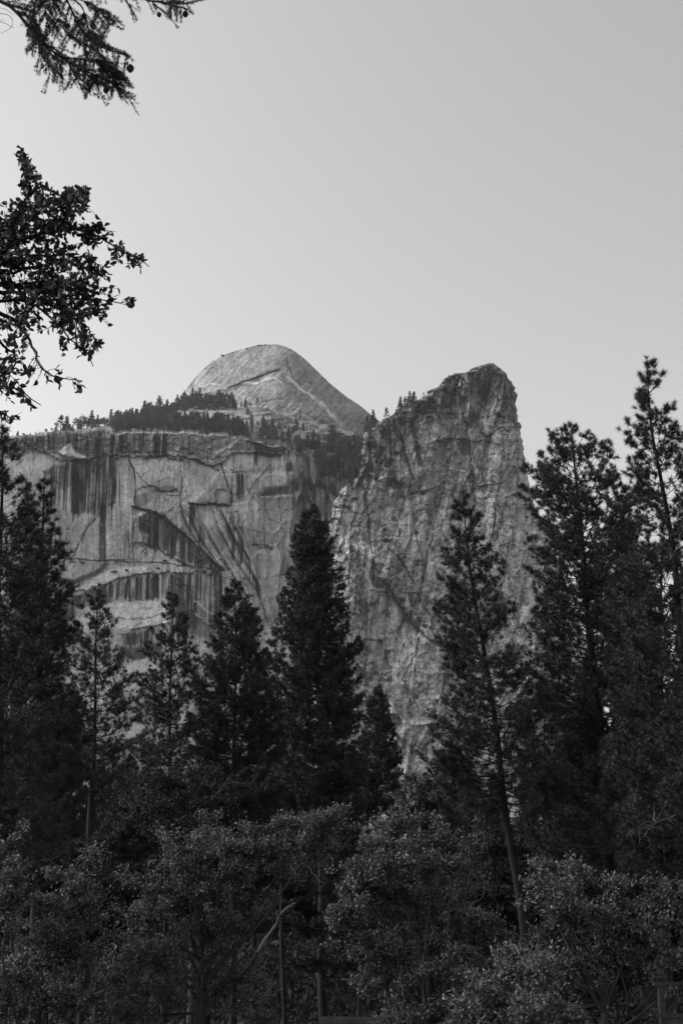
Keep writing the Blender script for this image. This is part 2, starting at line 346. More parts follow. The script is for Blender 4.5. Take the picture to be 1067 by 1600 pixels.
    rel += g * 6 * facets(uw / 9, vw / 45, 41, 1.2)
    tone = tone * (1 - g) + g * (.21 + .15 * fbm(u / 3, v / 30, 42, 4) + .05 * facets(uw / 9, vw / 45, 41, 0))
    # brushy top left shoulder
    b = softpoly(uw, vw, [(-90, 680), (60, 680), (70, 690), (60, 705), (30, 715), (-90, 735)], 4)
    tone = tone * (1 - b) + b * (.11 + .13 * smooth01(fbm(u / 5, v / 5, 43, 3) * 2))
    rel += b * 2 * fbm(u / 4, v / 4, 44, 2)
    tone = .80 * np.clip(tone, .03, .6); tone = .225 * (tone / .20) ** 1.45; tone = np.minimum(tone, .58)
    tone = np.where(tone < .2, .2 * (tone / .2) ** 1.35, tone)
    Y = 1300 + .14 * (1260 - v) * .6 + smooth01((60 - u) / 200) * 50 - rel
    Y[:2] += np.array([[3.], [1.]])
    GR['arch'] = (u[0], v, Y)
    P = at(u, v, Y)
    # foot of the wall down to the valley floor, and a back row under the shelf
    foot = [P]
    for vv, dy in ((1330, -8), (1420, -25), (1500, -60), (1575, -100)):
        foot.append(at(us, np.full_like(us, vv), Y[-1] + dy + 10 * fbm(us / 20, us * 0 + vv, 50, 3))[None])
    foot[-1][..., 2] = -3
    back = P[:1].copy(); back[..., 1] += 90; back[..., 2] += 2
    V = np.concatenate([back] + foot, 0)
    tn = np.concatenate([tone[:1], tone, np.tile(tone[-1:], (4, 1))], 0)
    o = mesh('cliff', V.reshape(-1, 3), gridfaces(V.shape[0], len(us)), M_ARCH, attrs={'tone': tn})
    tag(o, 'broad granite wall with arches and dark water streaks', kind='structure')
build_arch_cliff()

# ------------------------------------------------------------------ shelf above the cliff
STOP = [(-90, 698), (-40, 691), (0, 684), (30, 681), (60, 678), (100, 671), (150, 666), (200, 660), (240, 652), (270, 644), (300, 637), (350, 634), (400, 636), (450, 645), (500, 660), (540, 672), (580, 686)]
SY0, SY1 = 1362, 1880
def shelf_point(u, s):
    v0 = lerp(u, RIM) - .5; v1 = lerp(u, STOP); s = np.asarray(s, float)
    Y = SY0 + (SY1 - SY0) * s + smooth01((60 - np.asarray(u, float)) / 200) * 50
    return at(u, v0 + (v1 - v0) * s, Y)
def build_shelf():
    us = np.arange(-90, 582, 1.5); R = 110; s = np.linspace(0, 1, R)[:, None]
    u = np.broadcast_to(us, (R, len(us))); v0 = lerp(us, RIM); v1 = lerp(us, STOP); v = v0 + (v1 - v0) * s
    P = shelf_point(u, s + 0 * u)
    P[..., 2] += (1.6 * fbm(u / 14, v / 5, 61, 4) + 2.2 * facets(u / 30, v / 5, 62, 1)) * smooth01(s * 8)
    tone = .20 + .06 * fbm(u / 10, v / 3, 63, 4)
    slab = softpoly(u, v, [(262, 655), (285, 645), (330, 637), (400, 637), (450, 646), (500, 662), (560, 690), (520, 690), (470, 668), (430, 655), (380, 660), (300, 655)], 2)
    tone = tone * (1 - slab) + slab * (.24 + .08 * fbm(u / 12, v / 3, 64, 3))
    brush = smooth01((fbm(u / 14, v / 6, 65, 3) - .05) / .2) * smooth01((u - 380) / 50)
    tone = tone * (1 - .6 * brush)
    soil = smooth01((0.45 - s) / .2) * (1 - slab) * smooth01((u - 150) / 40)
    tone = tone * (1 - .55 * soil)
    edge = P[:1].copy(); edge[..., 1] = at(us, v0, 1302 + smooth01((60 - us) / 200) * 50)[None, :, 1] ; edge[..., 2] = at(us, v0 + 1.0, 1385 - 3)[None, :, 2] - 22
    back = P[-1:].copy(); back[..., 1] += 150; back[..., 2] -= 90
    V = np.concatenate([P, back], 0); tn = np.concatenate([tone, tone[-1:]], 0)
    o = mesh('hill', V.reshape(-1, 3), gridfaces(V.shape[0], len(us)), M_SLOPE, attrs={'tone': np.clip(tn, .03, .6)})
    tag(o, 'wooded granite shelf rising behind the cliff rim', kind='structure')
build_shelf()

# ------------------------------------------------------------------ rounded dome behind
DOME = [(235, 668), (262, 648), (280, 625), (290, 610), (300, 596), (315, 580), (330, 566), (345, 556), (360, 551), (380, 545), (400, 540), (415, 538), (432, 538), (445, 541), (460, 548), (475, 560),
        (490, 574), (505, 589), (520, 603), (540, 619), (560, 632), (575, 644), (590, 656), (615, 676)]
def build_dome():
    us = np.arange(236, 614, .9); R = 230; top = lerp(us, DOME) + .5 * fbm(us / 5, us * 0, 71, 2)
    s = np.linspace(0, 1, R)[:, None] ** 1.5; bot = 712.0
    u = np.broadcast_to(us, (R, len(us))); v = top + (bot - top) * s
    w = 1 - np.clip((v - top) / 130, 0, 1)
    H = (bot - top) / 174
    Y = 2350 + 330 * (1 - np.sqrt(np.clip(1 - w * w, 0, 1))) * np.clip(H, .15, 1) + 130 * ((u - 425) / 130) ** 2 - 1.2 * (v - 600)
    # crest from the summit falling to the right foot: one side faces left, the other right
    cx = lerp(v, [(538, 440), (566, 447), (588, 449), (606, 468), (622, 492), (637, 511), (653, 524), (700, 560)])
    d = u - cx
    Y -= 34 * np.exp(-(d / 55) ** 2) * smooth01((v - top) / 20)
    uw = u + 3 * fbm(u / 20, v / 20, 72, 3); vw = v + 3 * fbm(u / 20, v / 20, 73, 3)
    jx = 2.4 * fbm(u / 7, v / 7, 201, 3); jy = 2.4 * fbm(u / 7, v / 7, 202, 3); jm = .35 + .65 * smooth01(vn(u / 8, v / 8, 203) * 1.8)
    q = (u - 300) * .72 + (v - 600) * .69        # slabs parallel to the left shoulder
    rel = 1.6 * facets(q / 9 + .2 * fbm(u / 20, v / 20, 75, 2), (v - u) / 60, 74, 1.2) + 2 * fbm(u / 12, v / 12, 76, 4) + 1.0 * facets(uw / 16, vw / 9, 78, 1.2)
    tone = .20 * (1 + .4 * fbm(u / 20, v / 20, 77, 5, .65) + .5 * fbm(q / 2.2, (v - u) / 30, 79, 4) + .35 * fbm(u / 2.2, v / 2.2, 80, 2) + .15 * facets(uw / 16, vw / 9, 78, 0))
    def line(P, wd, k, dep=3):
        nonlocal tone, rel
        m = np.exp(-(segdist(uw + jx, vw + jy, P) / wd) ** 2) * jm
        if k > 0: tone = tone * (1 - k * m); rel = rel - .5 * dep * m
        else: tone = tone + (.5 - tone) * (-k) * m; rel = rel + dep * .5 * m
    vl = lerp(us, [(352, 606), (366, 602), (388, 593), (410, 586), (428, 579), (440, 577)]); k = smooth01(np.minimum(us - 352, 440 - us) / 10)
    dd = v - vl; rel -= 10 * k * np.where(dd > 0, np.exp(-dd / 9), 0)
    for P, wd, k in [([(352, 609), (366, 604), (388, 596), (402, 589), (412, 587), (424, 582), (436, 579)], 3.0, .75), ([(395, 600), (420, 596), (440, 594), (458, 604)], 1.2, .5), ([(322, 616), (350, 610), (380, 603)], 1.2, .5), ([(430, 570), (442, 562), (446, 552)], 1.3, .4), ([(402, 560), (408, 575), (404, 586)], 1, .35), ([(372, 566), (366, 584), (356, 600)], 1, .4), ([(392, 553), (384, 572), (380, 590)], 1, .35), ([(449, 560), (452, 575), (457, 590), (471, 602)], 1.6, .6), ([(468, 594), (486, 599), (496, 607)], 1.3, .6),  # roof arc leads the list: shade under the overhang put into tone
                     ([(300, 606), (318, 590), (340, 567)], 1.4, .5), ([(296, 604), (320, 575), (345, 560)], 1.2, .4), ([(322, 608), (340, 590)], 1.1, .5), ([(400, 628), (440, 622), (455, 612)], 1, .5),
                     ([(425, 645), (460, 650), (500, 662)], 1.6, .5), ([(460, 640), (500, 655), (545, 685)], 1.3, .5), ([(370, 633), (420, 632), (450, 640)], 1, .4), ([(505, 610), (530, 622)], .8, .3), ([(520, 640), (560, 660), (580, 670)], .9, .3)]: line(P, wd, k)
    for P, wd, k in [([(449, 588), (458, 598), (468, 606), (482, 615), (493, 622), (511, 638), (524, 654)], 1.8, -.6), ([(486, 618), (508, 640), (530, 662)], 2.2, -.5),
                     ([(376, 600), (400, 596), (430, 592), (440, 597)], 1.2, -.45), ([(330, 600), (350, 602)], 1, -.4)]: line(P, wd, k)
    rt = smooth01((d - 3) / 12); tone = tone * (1 - .16 * rt)  # right of the crest darkened: the shaded flank put into the tone
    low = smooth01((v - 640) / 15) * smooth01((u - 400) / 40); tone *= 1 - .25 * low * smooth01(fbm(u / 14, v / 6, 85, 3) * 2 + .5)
    tone = .2 * (np.clip(tone, .03, .6) / .2) ** 1.35
    P = at(u, v, Y - rel)
    back = P[:1].copy(); back[..., 1] += 300; back[..., 2] -= 60
    back2 = back.copy(); back2[..., 1] += 300; back2[..., 2] -= 400
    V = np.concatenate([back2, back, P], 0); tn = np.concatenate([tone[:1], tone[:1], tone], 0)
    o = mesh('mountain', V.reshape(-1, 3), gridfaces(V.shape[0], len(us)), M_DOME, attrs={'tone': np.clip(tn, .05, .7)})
    tag(o, 'smooth rounded granite dome behind the cliff', kind='structure')
    return us, top
build_dome()

# ------------------------------------------------------------------ tall fractured buttress (right)
CL = [(567, 764), (573, 744), (579, 732), (586, 713), (592, 702), (599, 690), (608, 677), (618, 661), (630, 645), (641, 628), (650, 608), (656, 597), (663, 586), (675, 572), (690, 565), (715, 562), (740, 563), (752, 552),
      (762, 535), (780, 524), (800, 519), (830, 515), (900, 508), (1000, 498), (1260, 470)]
CR = [(567, 770), (571, 775), (577, 784), (583, 789), (590, 791), (598, 799), (606, 804), (616, 806.5), (632, 806), (645, 809), (660, 811), (680, 814), (700, 816.5), (725, 820), (740, 823), (780, 832), (830, 850), (900, 880), (1000, 915), (1260, 960)]
def col_depth(u, v, l, r):
    """depth of the smooth base face, turning away at both outlines"""
    wl = np.clip(1 - (u - l) / 14, 0, 1); wr = np.clip(1 - (r - u) / 16, 0, 1)
    topk = smooth01((690 - v) / 60)
    Y = 1190 + 30 * (u - 500) / 350 + .10 * (1260 - v) * .6
    Y = Y + (4 + 16 * topk) * (1 - np.sqrt(1 - .985 * wl ** 2)) + (60 - 40 * topk) * (1 - np.sqrt(1 - .985 * wr ** 2))
    return Y
def build_column():
    R = 700; C = 400
    vs = 567.2 + (1260 - 567.2) * np.linspace(0, 1, R) ** 1.08
    l = lerp(vs, CL) + 3.5 * fbm(vs / 6, vs * 0, 91, 4) * smooth01((vs - 569) / 12) + smooth01((690 - vs) / 20) * smooth01((vs - 568) / 4) * 6 * (vn(np.floor(vs / 3.2) * 1.0, vs * 0, 94) - .5); r = lerp(vs, CR) + 2.0 * fbm(vs / 6, vs * 0 + 3, 92, 4) * smooth01((vs - 569) / 12) + 5.0 * (vn(np.floor(vs / 6.0) * 1.0, vs * 0, 95) - .5) * smooth01((720 - vs) / 60) * smooth01((vs - 568) / 6)
    t = np.linspace(0, 1, C)[None, :]; t = .5 - .5 * np.cos(pi * t) * 1.0; t = .35 * t + .65 * np.linspace(0, 1, C)[None, :]
    v = np.broadcast_to(vs[:, None], (R, C)); u = l[:, None] + (r - l)[:, None] * t
    Y = col_depth(u, v, l[:, None], r[:, None])
    uw = u + 3 * fbm(u / 30, v / 30, 93, 3); vw = v + 3 * fbm(u / 30, v / 30, 94, 3)
    sh = (u - 533) + .18 * (v - 700)                 # joints lean to the right going down
    hard = smooth01((690 - u) / 120); topk_ = smooth01((700 - v) / 60)
    A1 = facets(sh / 21 + .25 * fbm(u / 20, v / 40, 96, 2), vw / 95, 97, 1.3); A2 = facets(sh / 8.5 + .2 * fbm(u / 12, v / 30, 123, 2), vw / 34, 124, 1.3)
    A3 = facets(uw / 26, vw / 21, 98, 1.4); A4 = facets(uw / 9, vw / 7, 99, 1.4); A5 = facets(uw / 4.2, vw / 4.2, 122, 1.4)
    rel = 7 * fbm(u / 70, v / 130, 95, 3) + 4 * facets(uw / 60 + .2 * v / 60, vw / 120, 120, 1.1) + (3.8 + 2 * hard + 1.5 * topk_) * A1 + (1.3 + hard + topk_) * A2
    rel += 1.5 * A3 + .6 * A4 + .3 * A5 + .3 * fbm(u / 4, v / 5, 100, 4, .6) + 2.0 * topk_ * facets(uw / 13, vw / 16, 121, 1.4)
    tone = .19 * (1 + .22 * fbm(u / 60, v / 60, 101, 3) + .7 * fbm(uw / 8, vw / 10, 102, 5, .75))
    tone *= 1 + .22 * A3 + .28 * A4 + .3 * A1 + .3 * A2 + .25 * A5
    tone *= 1 - .35 * smooth01(1 - (u - l[:, None]) / 12) * (v > 700)  # left edge toned down, shade put in against the sunlit bulge
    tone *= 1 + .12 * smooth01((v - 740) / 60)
    jx = 2.4 * fbm(u / 7, v / 7, 201, 3); jy = 2.4 * fbm(u / 7, v / 7, 202, 3); jm = .35 + .65 * smooth01(vn(u / 8, v / 8, 203) * 1.8)
    # pale weathered joints
    for sc, sd_, k in ((22, 103, .45), (9, 104, .5), (5, 105, .4)):
        f = fbm(uw / sc + .3 * v / sc, vw / (sc * .55), sd_, 3); m = np.exp(-(f / .06) ** 2) * smooth01(fbm(u / 22, v / 18, sd_ + 9, 3) * 3)
        tone = tone + (.42 - tone) * k * m; rel = rel - .6 * m
    f = fbm(uw / 15, vw / 34, 106, 3); m = np.exp(-(f / .03) ** 2) * smooth01(fbm(u / 30, v / 30, 109, 2) * 3); tone *= 1 - .45 * m; rel -= 1.2 * m
    def patch(P, val, k, w=3):
        nonlocal tone
        m = np.clip(k * softpoly(uw, vw, P, w) * (.75 + .5 * vn(u / 4, v / 7, 107)), 0, 1)
        tone = tone * (1 - m) + m * val * (1 + .2 * fbm(u / 3, v / 8, 108, 3))
    for P, val, k in [([(744, 590), (760, 586), (768, 595), (766, 615), (756, 628), (745, 615)], .07, .75), ([(764, 574), (790, 588), (806, 610), (806, 660), (792, 650), (780, 610), (765, 592)], .13, .6),  # cavity and right summit facet: shade put into the tone
                      ([(732, 588), (742, 584), (744, 620), (750, 640), (738, 640), (730, 615)], .30, .5), ([(750, 637), (756, 640), (762, 670), (757, 671), (751, 655)], .42, .8),
                      ([(730, 648), (748, 648), (750, 655), (735, 658)], .07, .7), ([(641, 655), (648, 652), (655, 700), (660, 728), (652, 728), (645, 690)], .05, .85), ([(713, 690), (722, 640), (732, 690), (737, 712), (715, 706)], .11, .6),  # overhang and deep chimney: their shading put into the tone
                      ([(681, 620), (692, 613), (692, 618), (686, 622), (688, 633), (684, 632)], .42, .7), ([(660, 625), (700, 600), (720, 610), (710, 635), (680, 645), (655, 645)], .12, .5),
                      ([(545, 772), (557, 764), (560, 800), (553, 815), (548, 850), (541, 830)], .40, .6), ([(617, 745), (627, 748), (632, 756), (622, 762)], .06, .7), ([(619, 690), (623, 690), (624, 750), (620, 748)], .40, .7),
                      ([(630, 770), (636, 775), (645, 810), (640, 818), (634, 795)], .38, .5), ([(574, 898), (584, 892), (602, 912), (598, 922), (580, 915)], .05, .8), ([(555, 690), (600, 670), (615, 690), (590, 720), (585, 735), (560, 740)], .11, .6),
                      ([(600, 918), (618, 930), (640, 962), (660, 985), (652, 990), (628, 965), (600, 930)], .07, .7), ([(575, 922), (598, 920), (620, 950), (640, 1010), (650, 1060), (600, 1060), (570, 1000)], .30, .4, ),
                      ([(700, 820), (725, 800), (760, 830), (780, 860), (790, 930), (740, 900)], .33, .5), ([(800, 740), (822, 740), (850, 1000), (830, 1000), (806, 860)], .30, .5), ([(618, 830), (660, 820), (680, 880), (640, 870)], .31, .5),
                      ([(737, 742), (747, 740), (742, 765), (734, 775)], .10, .7), ([(725, 795), (735, 785), (745, 790), (736, 800)], .12, .5), ([(540, 870), (556, 870), (565, 890), (545, 895)], .12, .6), ([(560, 950), (572, 948), (580, 990), (568, 990)], .15, .5),
                      ([(655, 765), (695, 760), (700, 766), (660, 774)], .10, .5), ([(600, 715), (612, 715), (612, 728), (602, 730)], .07, .7)]: patch(P, val, k)
    def line(P, w, k, dep=3):
        nonlocal tone, rel
        m = np.exp(-(segdist(uw + jx, vw + jy, P) / w) ** 2) * jm
        if k > 0: tone = tone * (1 - k * m); rel = rel - .5 * dep * m
        else: tone = tone + (.45 - tone) * (-k) * m; rel = rel + .8 * m
    for P, w, k in [([(625, 678), (631, 705), (640, 735), (645, 750)], 2, .75), ([(575, 815), (578, 850), (583, 878), (581, 905)], 1.5, .8), ([(597, 905), (610, 925), (632, 960), (660, 990), (705, 1022)], 2.6, .7),
                    ([(608, 858), (622, 870), (636, 888), (645, 905)], 1.8, .7), ([(609, 900), (622, 895), (630, 888)], 1, .7), ([(716, 600), (722, 640), (728, 670), (735, 718)], 1.4, .7), ([(805, 655), (810, 700), (808, 770), (800, 860)], 1, .4),
                    ([(770, 612), (764, 622), (758, 627)], 1, .7), ([(776, 648), (790, 652), (804, 660)], 1.5, .7), ([(778, 670), (786, 668), (792, 675)], 1.5, .7), ([(740, 735), (738, 770), (742, 785), (735, 800)], 1.6, .5), ([(792, 780), (806, 772)], 1.3, .6),
                    ([(640, 772), (665, 768), (690, 758)], 1.2, .5), ([(568, 760), (573, 790), (575, 815)], 1.8, .6), ([(650, 830), (660, 870), (668, 900)], 1, .4), ([(560, 1000), (572, 1010), (580, 1060)], 1.5, .5), ([(630, 1060), (650, 1020), (655, 1000)], 2, .5),
                    ([(660, 1170), (680, 1150), (690, 1130)], 2.5, .6), ([(770, 862), (784, 870), (790, 880)], 1.3, .6), ([(786, 875), (790, 930)], 1.5, .5)]: line(P, w, k)
    for P, w, k in [([(735, 578), (745, 574), (753, 571)], 1.3, -.6), ([(622, 1000), (618, 960), (604, 920)], 1.5, -.3), ([(575, 960), (574, 1000), (578, 1055)], 1.5, -.5), ([(600, 1050), (625, 1045), (640, 1035)], 1.5, -.5),  # top ledge edge leads the list: its sky light put into tone
                    ([(640, 1110), (655, 1090), (668, 1090)], 1.8, -.5), ([(620, 1150), (640, 1130), (670, 1130)], 1.8, -.5), ([(650, 905), (670, 885), (690, 865)], 1.3, -.45), ([(630, 940), (642, 950), (648, 965)], 1.8, -.5), ([(788, 880), (790, 925)], 2, -.6),
                    ([(560, 720), (563, 700), (570, 690)], 1.3, -.4), ([(700, 700), (706, 690), (712, 695)], 1.3, -.4), ([(690, 725), (700, 712), (712, 700)], 1.5, -.4), ([(690, 740), (715, 735), (740, 738)], 1.2, -.35), ([(785, 590), (793, 610), (795, 640)], 1.5, -.35)]: line(P, w, k)
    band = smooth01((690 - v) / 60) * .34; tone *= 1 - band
    brush = smooth01((fbm(u / 11, v / 9, 111, 3) - .12) / .15) * (smooth01((650 - u) / 70) * .75 + .35 * smooth01((u - l[:, None] < 30) * 1.0))
    tone = tone * (1 - .6 * brush); rel += brush * 1.5 * fbm(u / 3, v / 3, 112, 2)
    tone = .225 * (np.clip(tone, .02, .6) / .18) ** 1.4
    tone = np.clip(tone, .035, .6)
    GR['col'] = (u, vs, Y - rel)
    P = at(u, v, Y - rel)
    # the sides and back: wrap round behind both edges
    def wrap(E, sx, n=3):
        out = []; hi = np.clip((E[:, 2] - E[:, 2].min()) / np.ptp(E[:, 2]), 0, 1)
        for k in range(1, n + 1):
            Q = E.copy(); Q[:, 1] += 60 * k; Q[:, 0] += sx * (8 * k) * (1 - hi); Q[:, 2] -= 4 * k * k * hi; out.append(Q[:, None])
        return out
    Lw = wrap(P[:, 0], 4)[::-1]; Rw = wrap(P[:, -1], -2)
    V = np.concatenate(Lw + [P] + Rw, 1)
    tn = np.concatenate([np.repeat(tone[:, :1], 3, 1), tone, np.repeat(tone[:, -1:], 3, 1)], 1)
    foot = []
    for vv, dy in ((1340, -10), (1430, -30), (1520, -70), (1580, -110)):
        Q = V[-1:].copy(); tz = at(600, vv, Q[..., 1].mean() + dy)[..., 2]; Q[..., 1] += dy; Q[..., 2] = tz; foot.append(Q)
    foot[-1][..., 2] = -3
    V = np.concatenate([V] + foot, 0); tn = np.concatenate([tn, np.tile(tn[-1:], (4, 1))], 0)
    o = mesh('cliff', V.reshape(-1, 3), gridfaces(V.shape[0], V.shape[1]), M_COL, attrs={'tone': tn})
    tag(o, 'tall fractured granite buttress with a square summit', kind='structure')
build_column()

# ------------------------------------------------------------------ tubes and needles
def tubes(lines, sides=4):
    """lines: list of (points Nx3, radii N); returns vertices and quads of all of them"""
    Vs, Fs, off = [], [], 0
    ang = np.arange(sides) / sides * 2 * pi
    for P, Rr in lines:
        P = np.asarray(P, float); n = len(P)
        T = np.gradient(P, axis=0); T /= np.linalg.norm(T, axis=1)[:, None] + 1e-9
        ref = np.array([0., 0, 1]) if abs(T[:, 2].mean()) < .8 else np.array([1., 0, 0])
        A = np.cross(T, ref); A /= np.linalg.norm(A, axis=1)[:, None] + 1e-9; B = np.cross(T, A)
        ring = P[:, None] + np.asarray(Rr)[:, None, None] * (np.cos(ang)[None, :, None] * A[:, None] + np.sin(ang)[None, :, None] * B[:, None])
        Vs.append(ring.reshape(-1, 3))
        i = off + np.arange(n - 1)[:, None] * sides + np.arange(sides)[None, :]
        j = off + np.arange(n - 1)[:, None] * sides + (np.arange(sides) + 1)[None, :] % sides
        Fs.append(np.stack([i, j, j + sides, i + sides], -1).reshape(-1, 4)); off += n * sides
    return np.concatenate(Vs), np.concatenate(Fs)
def spline(P, n):
    P = np.asarray(P, float); t = np.r_[0, np.cumsum(np.linalg.norm(np.diff(P, axis=0), axis=1))]; q = np.linspace(0, t[-1], n)
    S = np.stack([np.interp(q, t, P[:, k]) for k in range(P.shape[1])], -1)
    for _ in range(2): S[1:-1] = .25 * S[:-2] + .5 * S[1:-1] + .25 * S[2:]
    return S
def norm(a): return a / (np.linalg.norm(a, axis=-1, keepdims=True) + 1e-9)
def needles(P, D, g, k, length, width, back=.5, amin=15, amax=85, droop=0.0):
    """k needles round each shoot tip P pointing along D"""
    n = len(P); D = norm(D)
    r = g.normal(size=(n, k, 3)); r -= (r * D[:, None]).sum(-1, keepdims=True) * D[:, None]; r = norm(r)
    al = np.radians(g.uniform(amin, amax, (n, k, 1)))
    d = D[:, None] * np.cos(al) + r * np.sin(al); d[..., 2] -= droop; d = norm(d)
    L = length * g.uniform(.75, 1.1, (n, k, 1))
    base = P[:, None] - D[:, None] * (g.random((n, k, 1)) * back * length)
    side = norm(np.cross(d, g.normal(size=(n, k, 3)))) * width
    tri = np.stack([base - side * .5, base + side * .5, base + d * L], 2)
    return tri.reshape(-1, 3), np.arange(n * k * 3).reshape(-1, 3)

# ------------------------------------------------------------------ conifers
def conifer(name, label, cat, trunk, Y, prof, seed, style='pine', group=None, dens=1.0, tw=.3, low=0, mat=None, az_bias=None):
    """trunk: pixels from the top down; prof: (py, half width in px) from the top down"""
    g = np.random.default_rng(seed)
    tp = np.array(trunk, float)
    W = at(tp[:, 0], tp[:, 1], Y)
    sl = (W[-1] - W[-2]) / (W[-2][2] - W[-1][2] + 1e-9)
    sl = np.clip(sl, -.09, .09); foot = W[-1] + sl * (W[-1][2] + .2); foot[2] = -.25; foot[1] = Y
    W = np.vstack([W, foot[None]]); W[:, 1] = Y
    root = empty(name, (foot[0], Y, 0)); O = np.array([foot[0], Y, 0.])
    tag(root, label, cat, group)
    H = W[0, 2]
    zz = np.linspace(H, -.25, 26); tx = np.interp(-zz, -W[:, 2], W[:, 0]) + .04 * np.sin(zz * .9 + seed)
    tr = .62 * tw * (.03 + .97 * ((H - zz) / H) ** .8) * np.where(zz < .8, 1 + .5 * (.8 - zz), 1)
    TP = np.stack([tx, np.full_like(tx, Y) + .05 * np.cos(zz * .7), zz], -1) - O
    V, F = tubes([(TP, tr)], 9)
    trunk_o = mesh('trunk', V, F, M_BARK, root, smooth=True)
    pz = np.array([at(0, p[0], Y)[2] for p in prof]); pr = np.array([p[1] for p in prof]) * mpp(Y)
    zt, zb = H, pz[-1]
    nb = int((zt - zb) * {'pine': 13, 'fir': 23, 'thin': 11, 'dense': 29}[style] * dens)
    lines, TPp, TDd = [], [], []
    for i in range(nb):
        f = (i + g.random()) / nb; z = zt - (zt - zb) * f ** .95
        Rz = np.interp(-z, -pz, pr); L = Rz * (g.uniform(.72, 1.06) if style == 'dense' else g.uniform(.55, 1.08) * (1.2 if g.random() < .1 else 1))
        if L < .12: continue
        az = g.uniform(0, 2 * pi); h = (z - zb) / (zt - zb)
        up0 = {'pine': 1.0 * h ** 1.5 - .05, 'fir': .7 * h ** 2 - .05, 'thin': .8 * h - .15, 'dense': .6 * h ** 1.5 + .05}[style] + g.normal() * .12
        t = np.linspace(0, 1, 6)
        hx, hy = cos(az), sin(az)
        curl = {'pine': .30, 'fir': .16, 'thin': .2, 'dense': 0.25}[style]
        rise = L * (up0 * t + curl * t ** 2 * (1 - .3 * h) - .10 * np.sin(pi * t) * (1 - h))
        z_t = z + 0.
        bx = np.interp(-z, -W[:, 2], W[:, 0]) - O[0]
        wob = g.normal() * .12 * L * np.sin(pi * t) + g.normal() * .07 * L * np.sin(2 * pi * t)
        B = np.stack([bx + hx * L * t - hy * wob, hy * L * t + hx * wob, z + rise - .85 * max(rise[-1], 0)], -1)
        r0 = min(.008 + .009 * L, tw * .25)
        lines.append((B, r0 * (1 - .8 * t)))
        # shoots
        ns = max(2, int(L * {'pine': 15, 'fir': 25, 'thin': 14, 'dense': 22}[style] * g.uniform(.8, 1.2)))
        ts = 1 - (1 - {'pine': .3, 'fir': .1, 'thin': .3, 'dense': 0.25}[style]) * g.random(ns) ** 1.3
        bp = np.stack([np.interp(ts, t, B[:, k]) for k in range(3)], -1)
        T = norm(np.stack([np.interp(ts, t, np.gradient(B[:, k])) for k in range(3)], -1))
        sdv = norm(np.stack([-T[:, 1], T[:, 0], 0 * ts], -1)) * np.where(g.random(ns) < .5, -1, 1)[:, None]
        up = np.array([0, 0, 1.])
        spread = {'pine': .75, 'fir': .9, 'thin': .7, 'dense': 0.8}[style]
        d = norm(T * .75 + sdv * spread * g.uniform(.4, 1.2, (ns, 1)) + up * ({'pine': .4, 'fir': .12, 'thin': .3, 'dense': 0.25}[style] + {'pine': .6, 'fir': .5, 'thin': .5, 'dense': 0.75}[style] * g.normal(size=(ns, 1))))
        sl_ = np.minimum({'pine': .52, 'fir': .36, 'thin': .4, 'dense': .36}[style], .5 * L) * (1.15 - ts * .6) * g.uniform(.5, 1.3, ns)
        tip = bp + d * sl_[:, None]
        for k in range(ns):
            if k % (4 if style == 'fir' else 2) == 0: lines.append((np.stack([bp[k], (bp[k] + tip[k]) / 2 + [0, 0, -.02], tip[k]]), np.array([.009, .007, .004]) * max(1, Y / 45)))
        TPp += [tip, B[-1:]]; TDd += [d, T[-1:] if len(T) else d[:1]]
        if style == 'fir': TPp.append(bp + d * sl_[:, None] * .45); TDd.append(d)
    V, F = tubes(lines, 3)
    nq = len(V)
    mesh('limbs', V, F, M_BARK, trunk_o, smooth=False)
    P = np.concatenate(TPp); D = np.concatenate(TDd)
    # leading shoots
    top = TP[0][None] + np.array([[0, 0, .0], [0, 0, -.25], [0, 0, -.5]]); P = np.vstack([P, top]); D = np.vstack([D, [[0, 0, 1]] * 3])
    w = .0155 * max(1, Y / 45)
    if style == 'fir': NV, NF = needles(P, D, g, 16, .17, w * 1.25, 1.6, 20, 80)
    elif style == 'dense': NV, NF = needles(P, D, g, 20, .17, w * 1.1, .6, 5, 95)
    else: NV, NF = needles(P, D, g, 42 if Y < 52 else 32, .185, w, .5, 5, 105)
    mesh('crown', NV, NF, mat or M_NEEDLE, root)
    return root

def px(*a): return list(a)
C = conifer
C('pine_tree', 'dark pine cut off by the left edge of the photo, nearest of the left-hand pines', 'tree', [(4, 664), (0, 900), (-6, 1300)], 36,
  [(664, 4), (690, 22), (750, 38), (850, 56), (1000, 70), (1200, 90), (1380, 85)], 1, dens=1.15)
C('pine_tree', 'slender dark pine with the taller of two close leaders, right of the left edge pine', 'tree', [(72, 737), (66, 900), (60, 1300)], 43,
  [(737, 3), (760, 12), (800, 20), (850, 34), (950, 50), (1100, 64), (1300, 70)], 2, dens=1.2)
C('pine_tree', 'dark pine with the lower of two close leaders, its trunk at the far left', 'tree', [(46, 762), (42, 900), (36, 1380)], 42,
  [(762, 3), (790, 16), (850, 28), (950, 54), (1080, 66), (1200, 72), (1360, 70)], 3, dens=1.2)
C('pine_tree', 'open pine with a bare dark trunk, standing in front of the pale slabs', 'tree', [(153, 912), (151, 1050), (145, 1200), (137, 1400)], 55,
  [(912, 2), (935, 16), (980, 32), (1030, 44), (1090, 60), (1160, 76), (1230, 62)], 4, dens=1.1, tw=.27)
C('pine_tree', 'pointed dark pine just right of the one before the pale slabs', 'tree', [(269, 917), (267, 1100), (263, 1300)], 60,
  [(917, 2), (945, 14), (990, 27), (1040, 42), (1100, 58), (1180, 74), (1280, 80)], 5, dens=1.15, tw=.25)
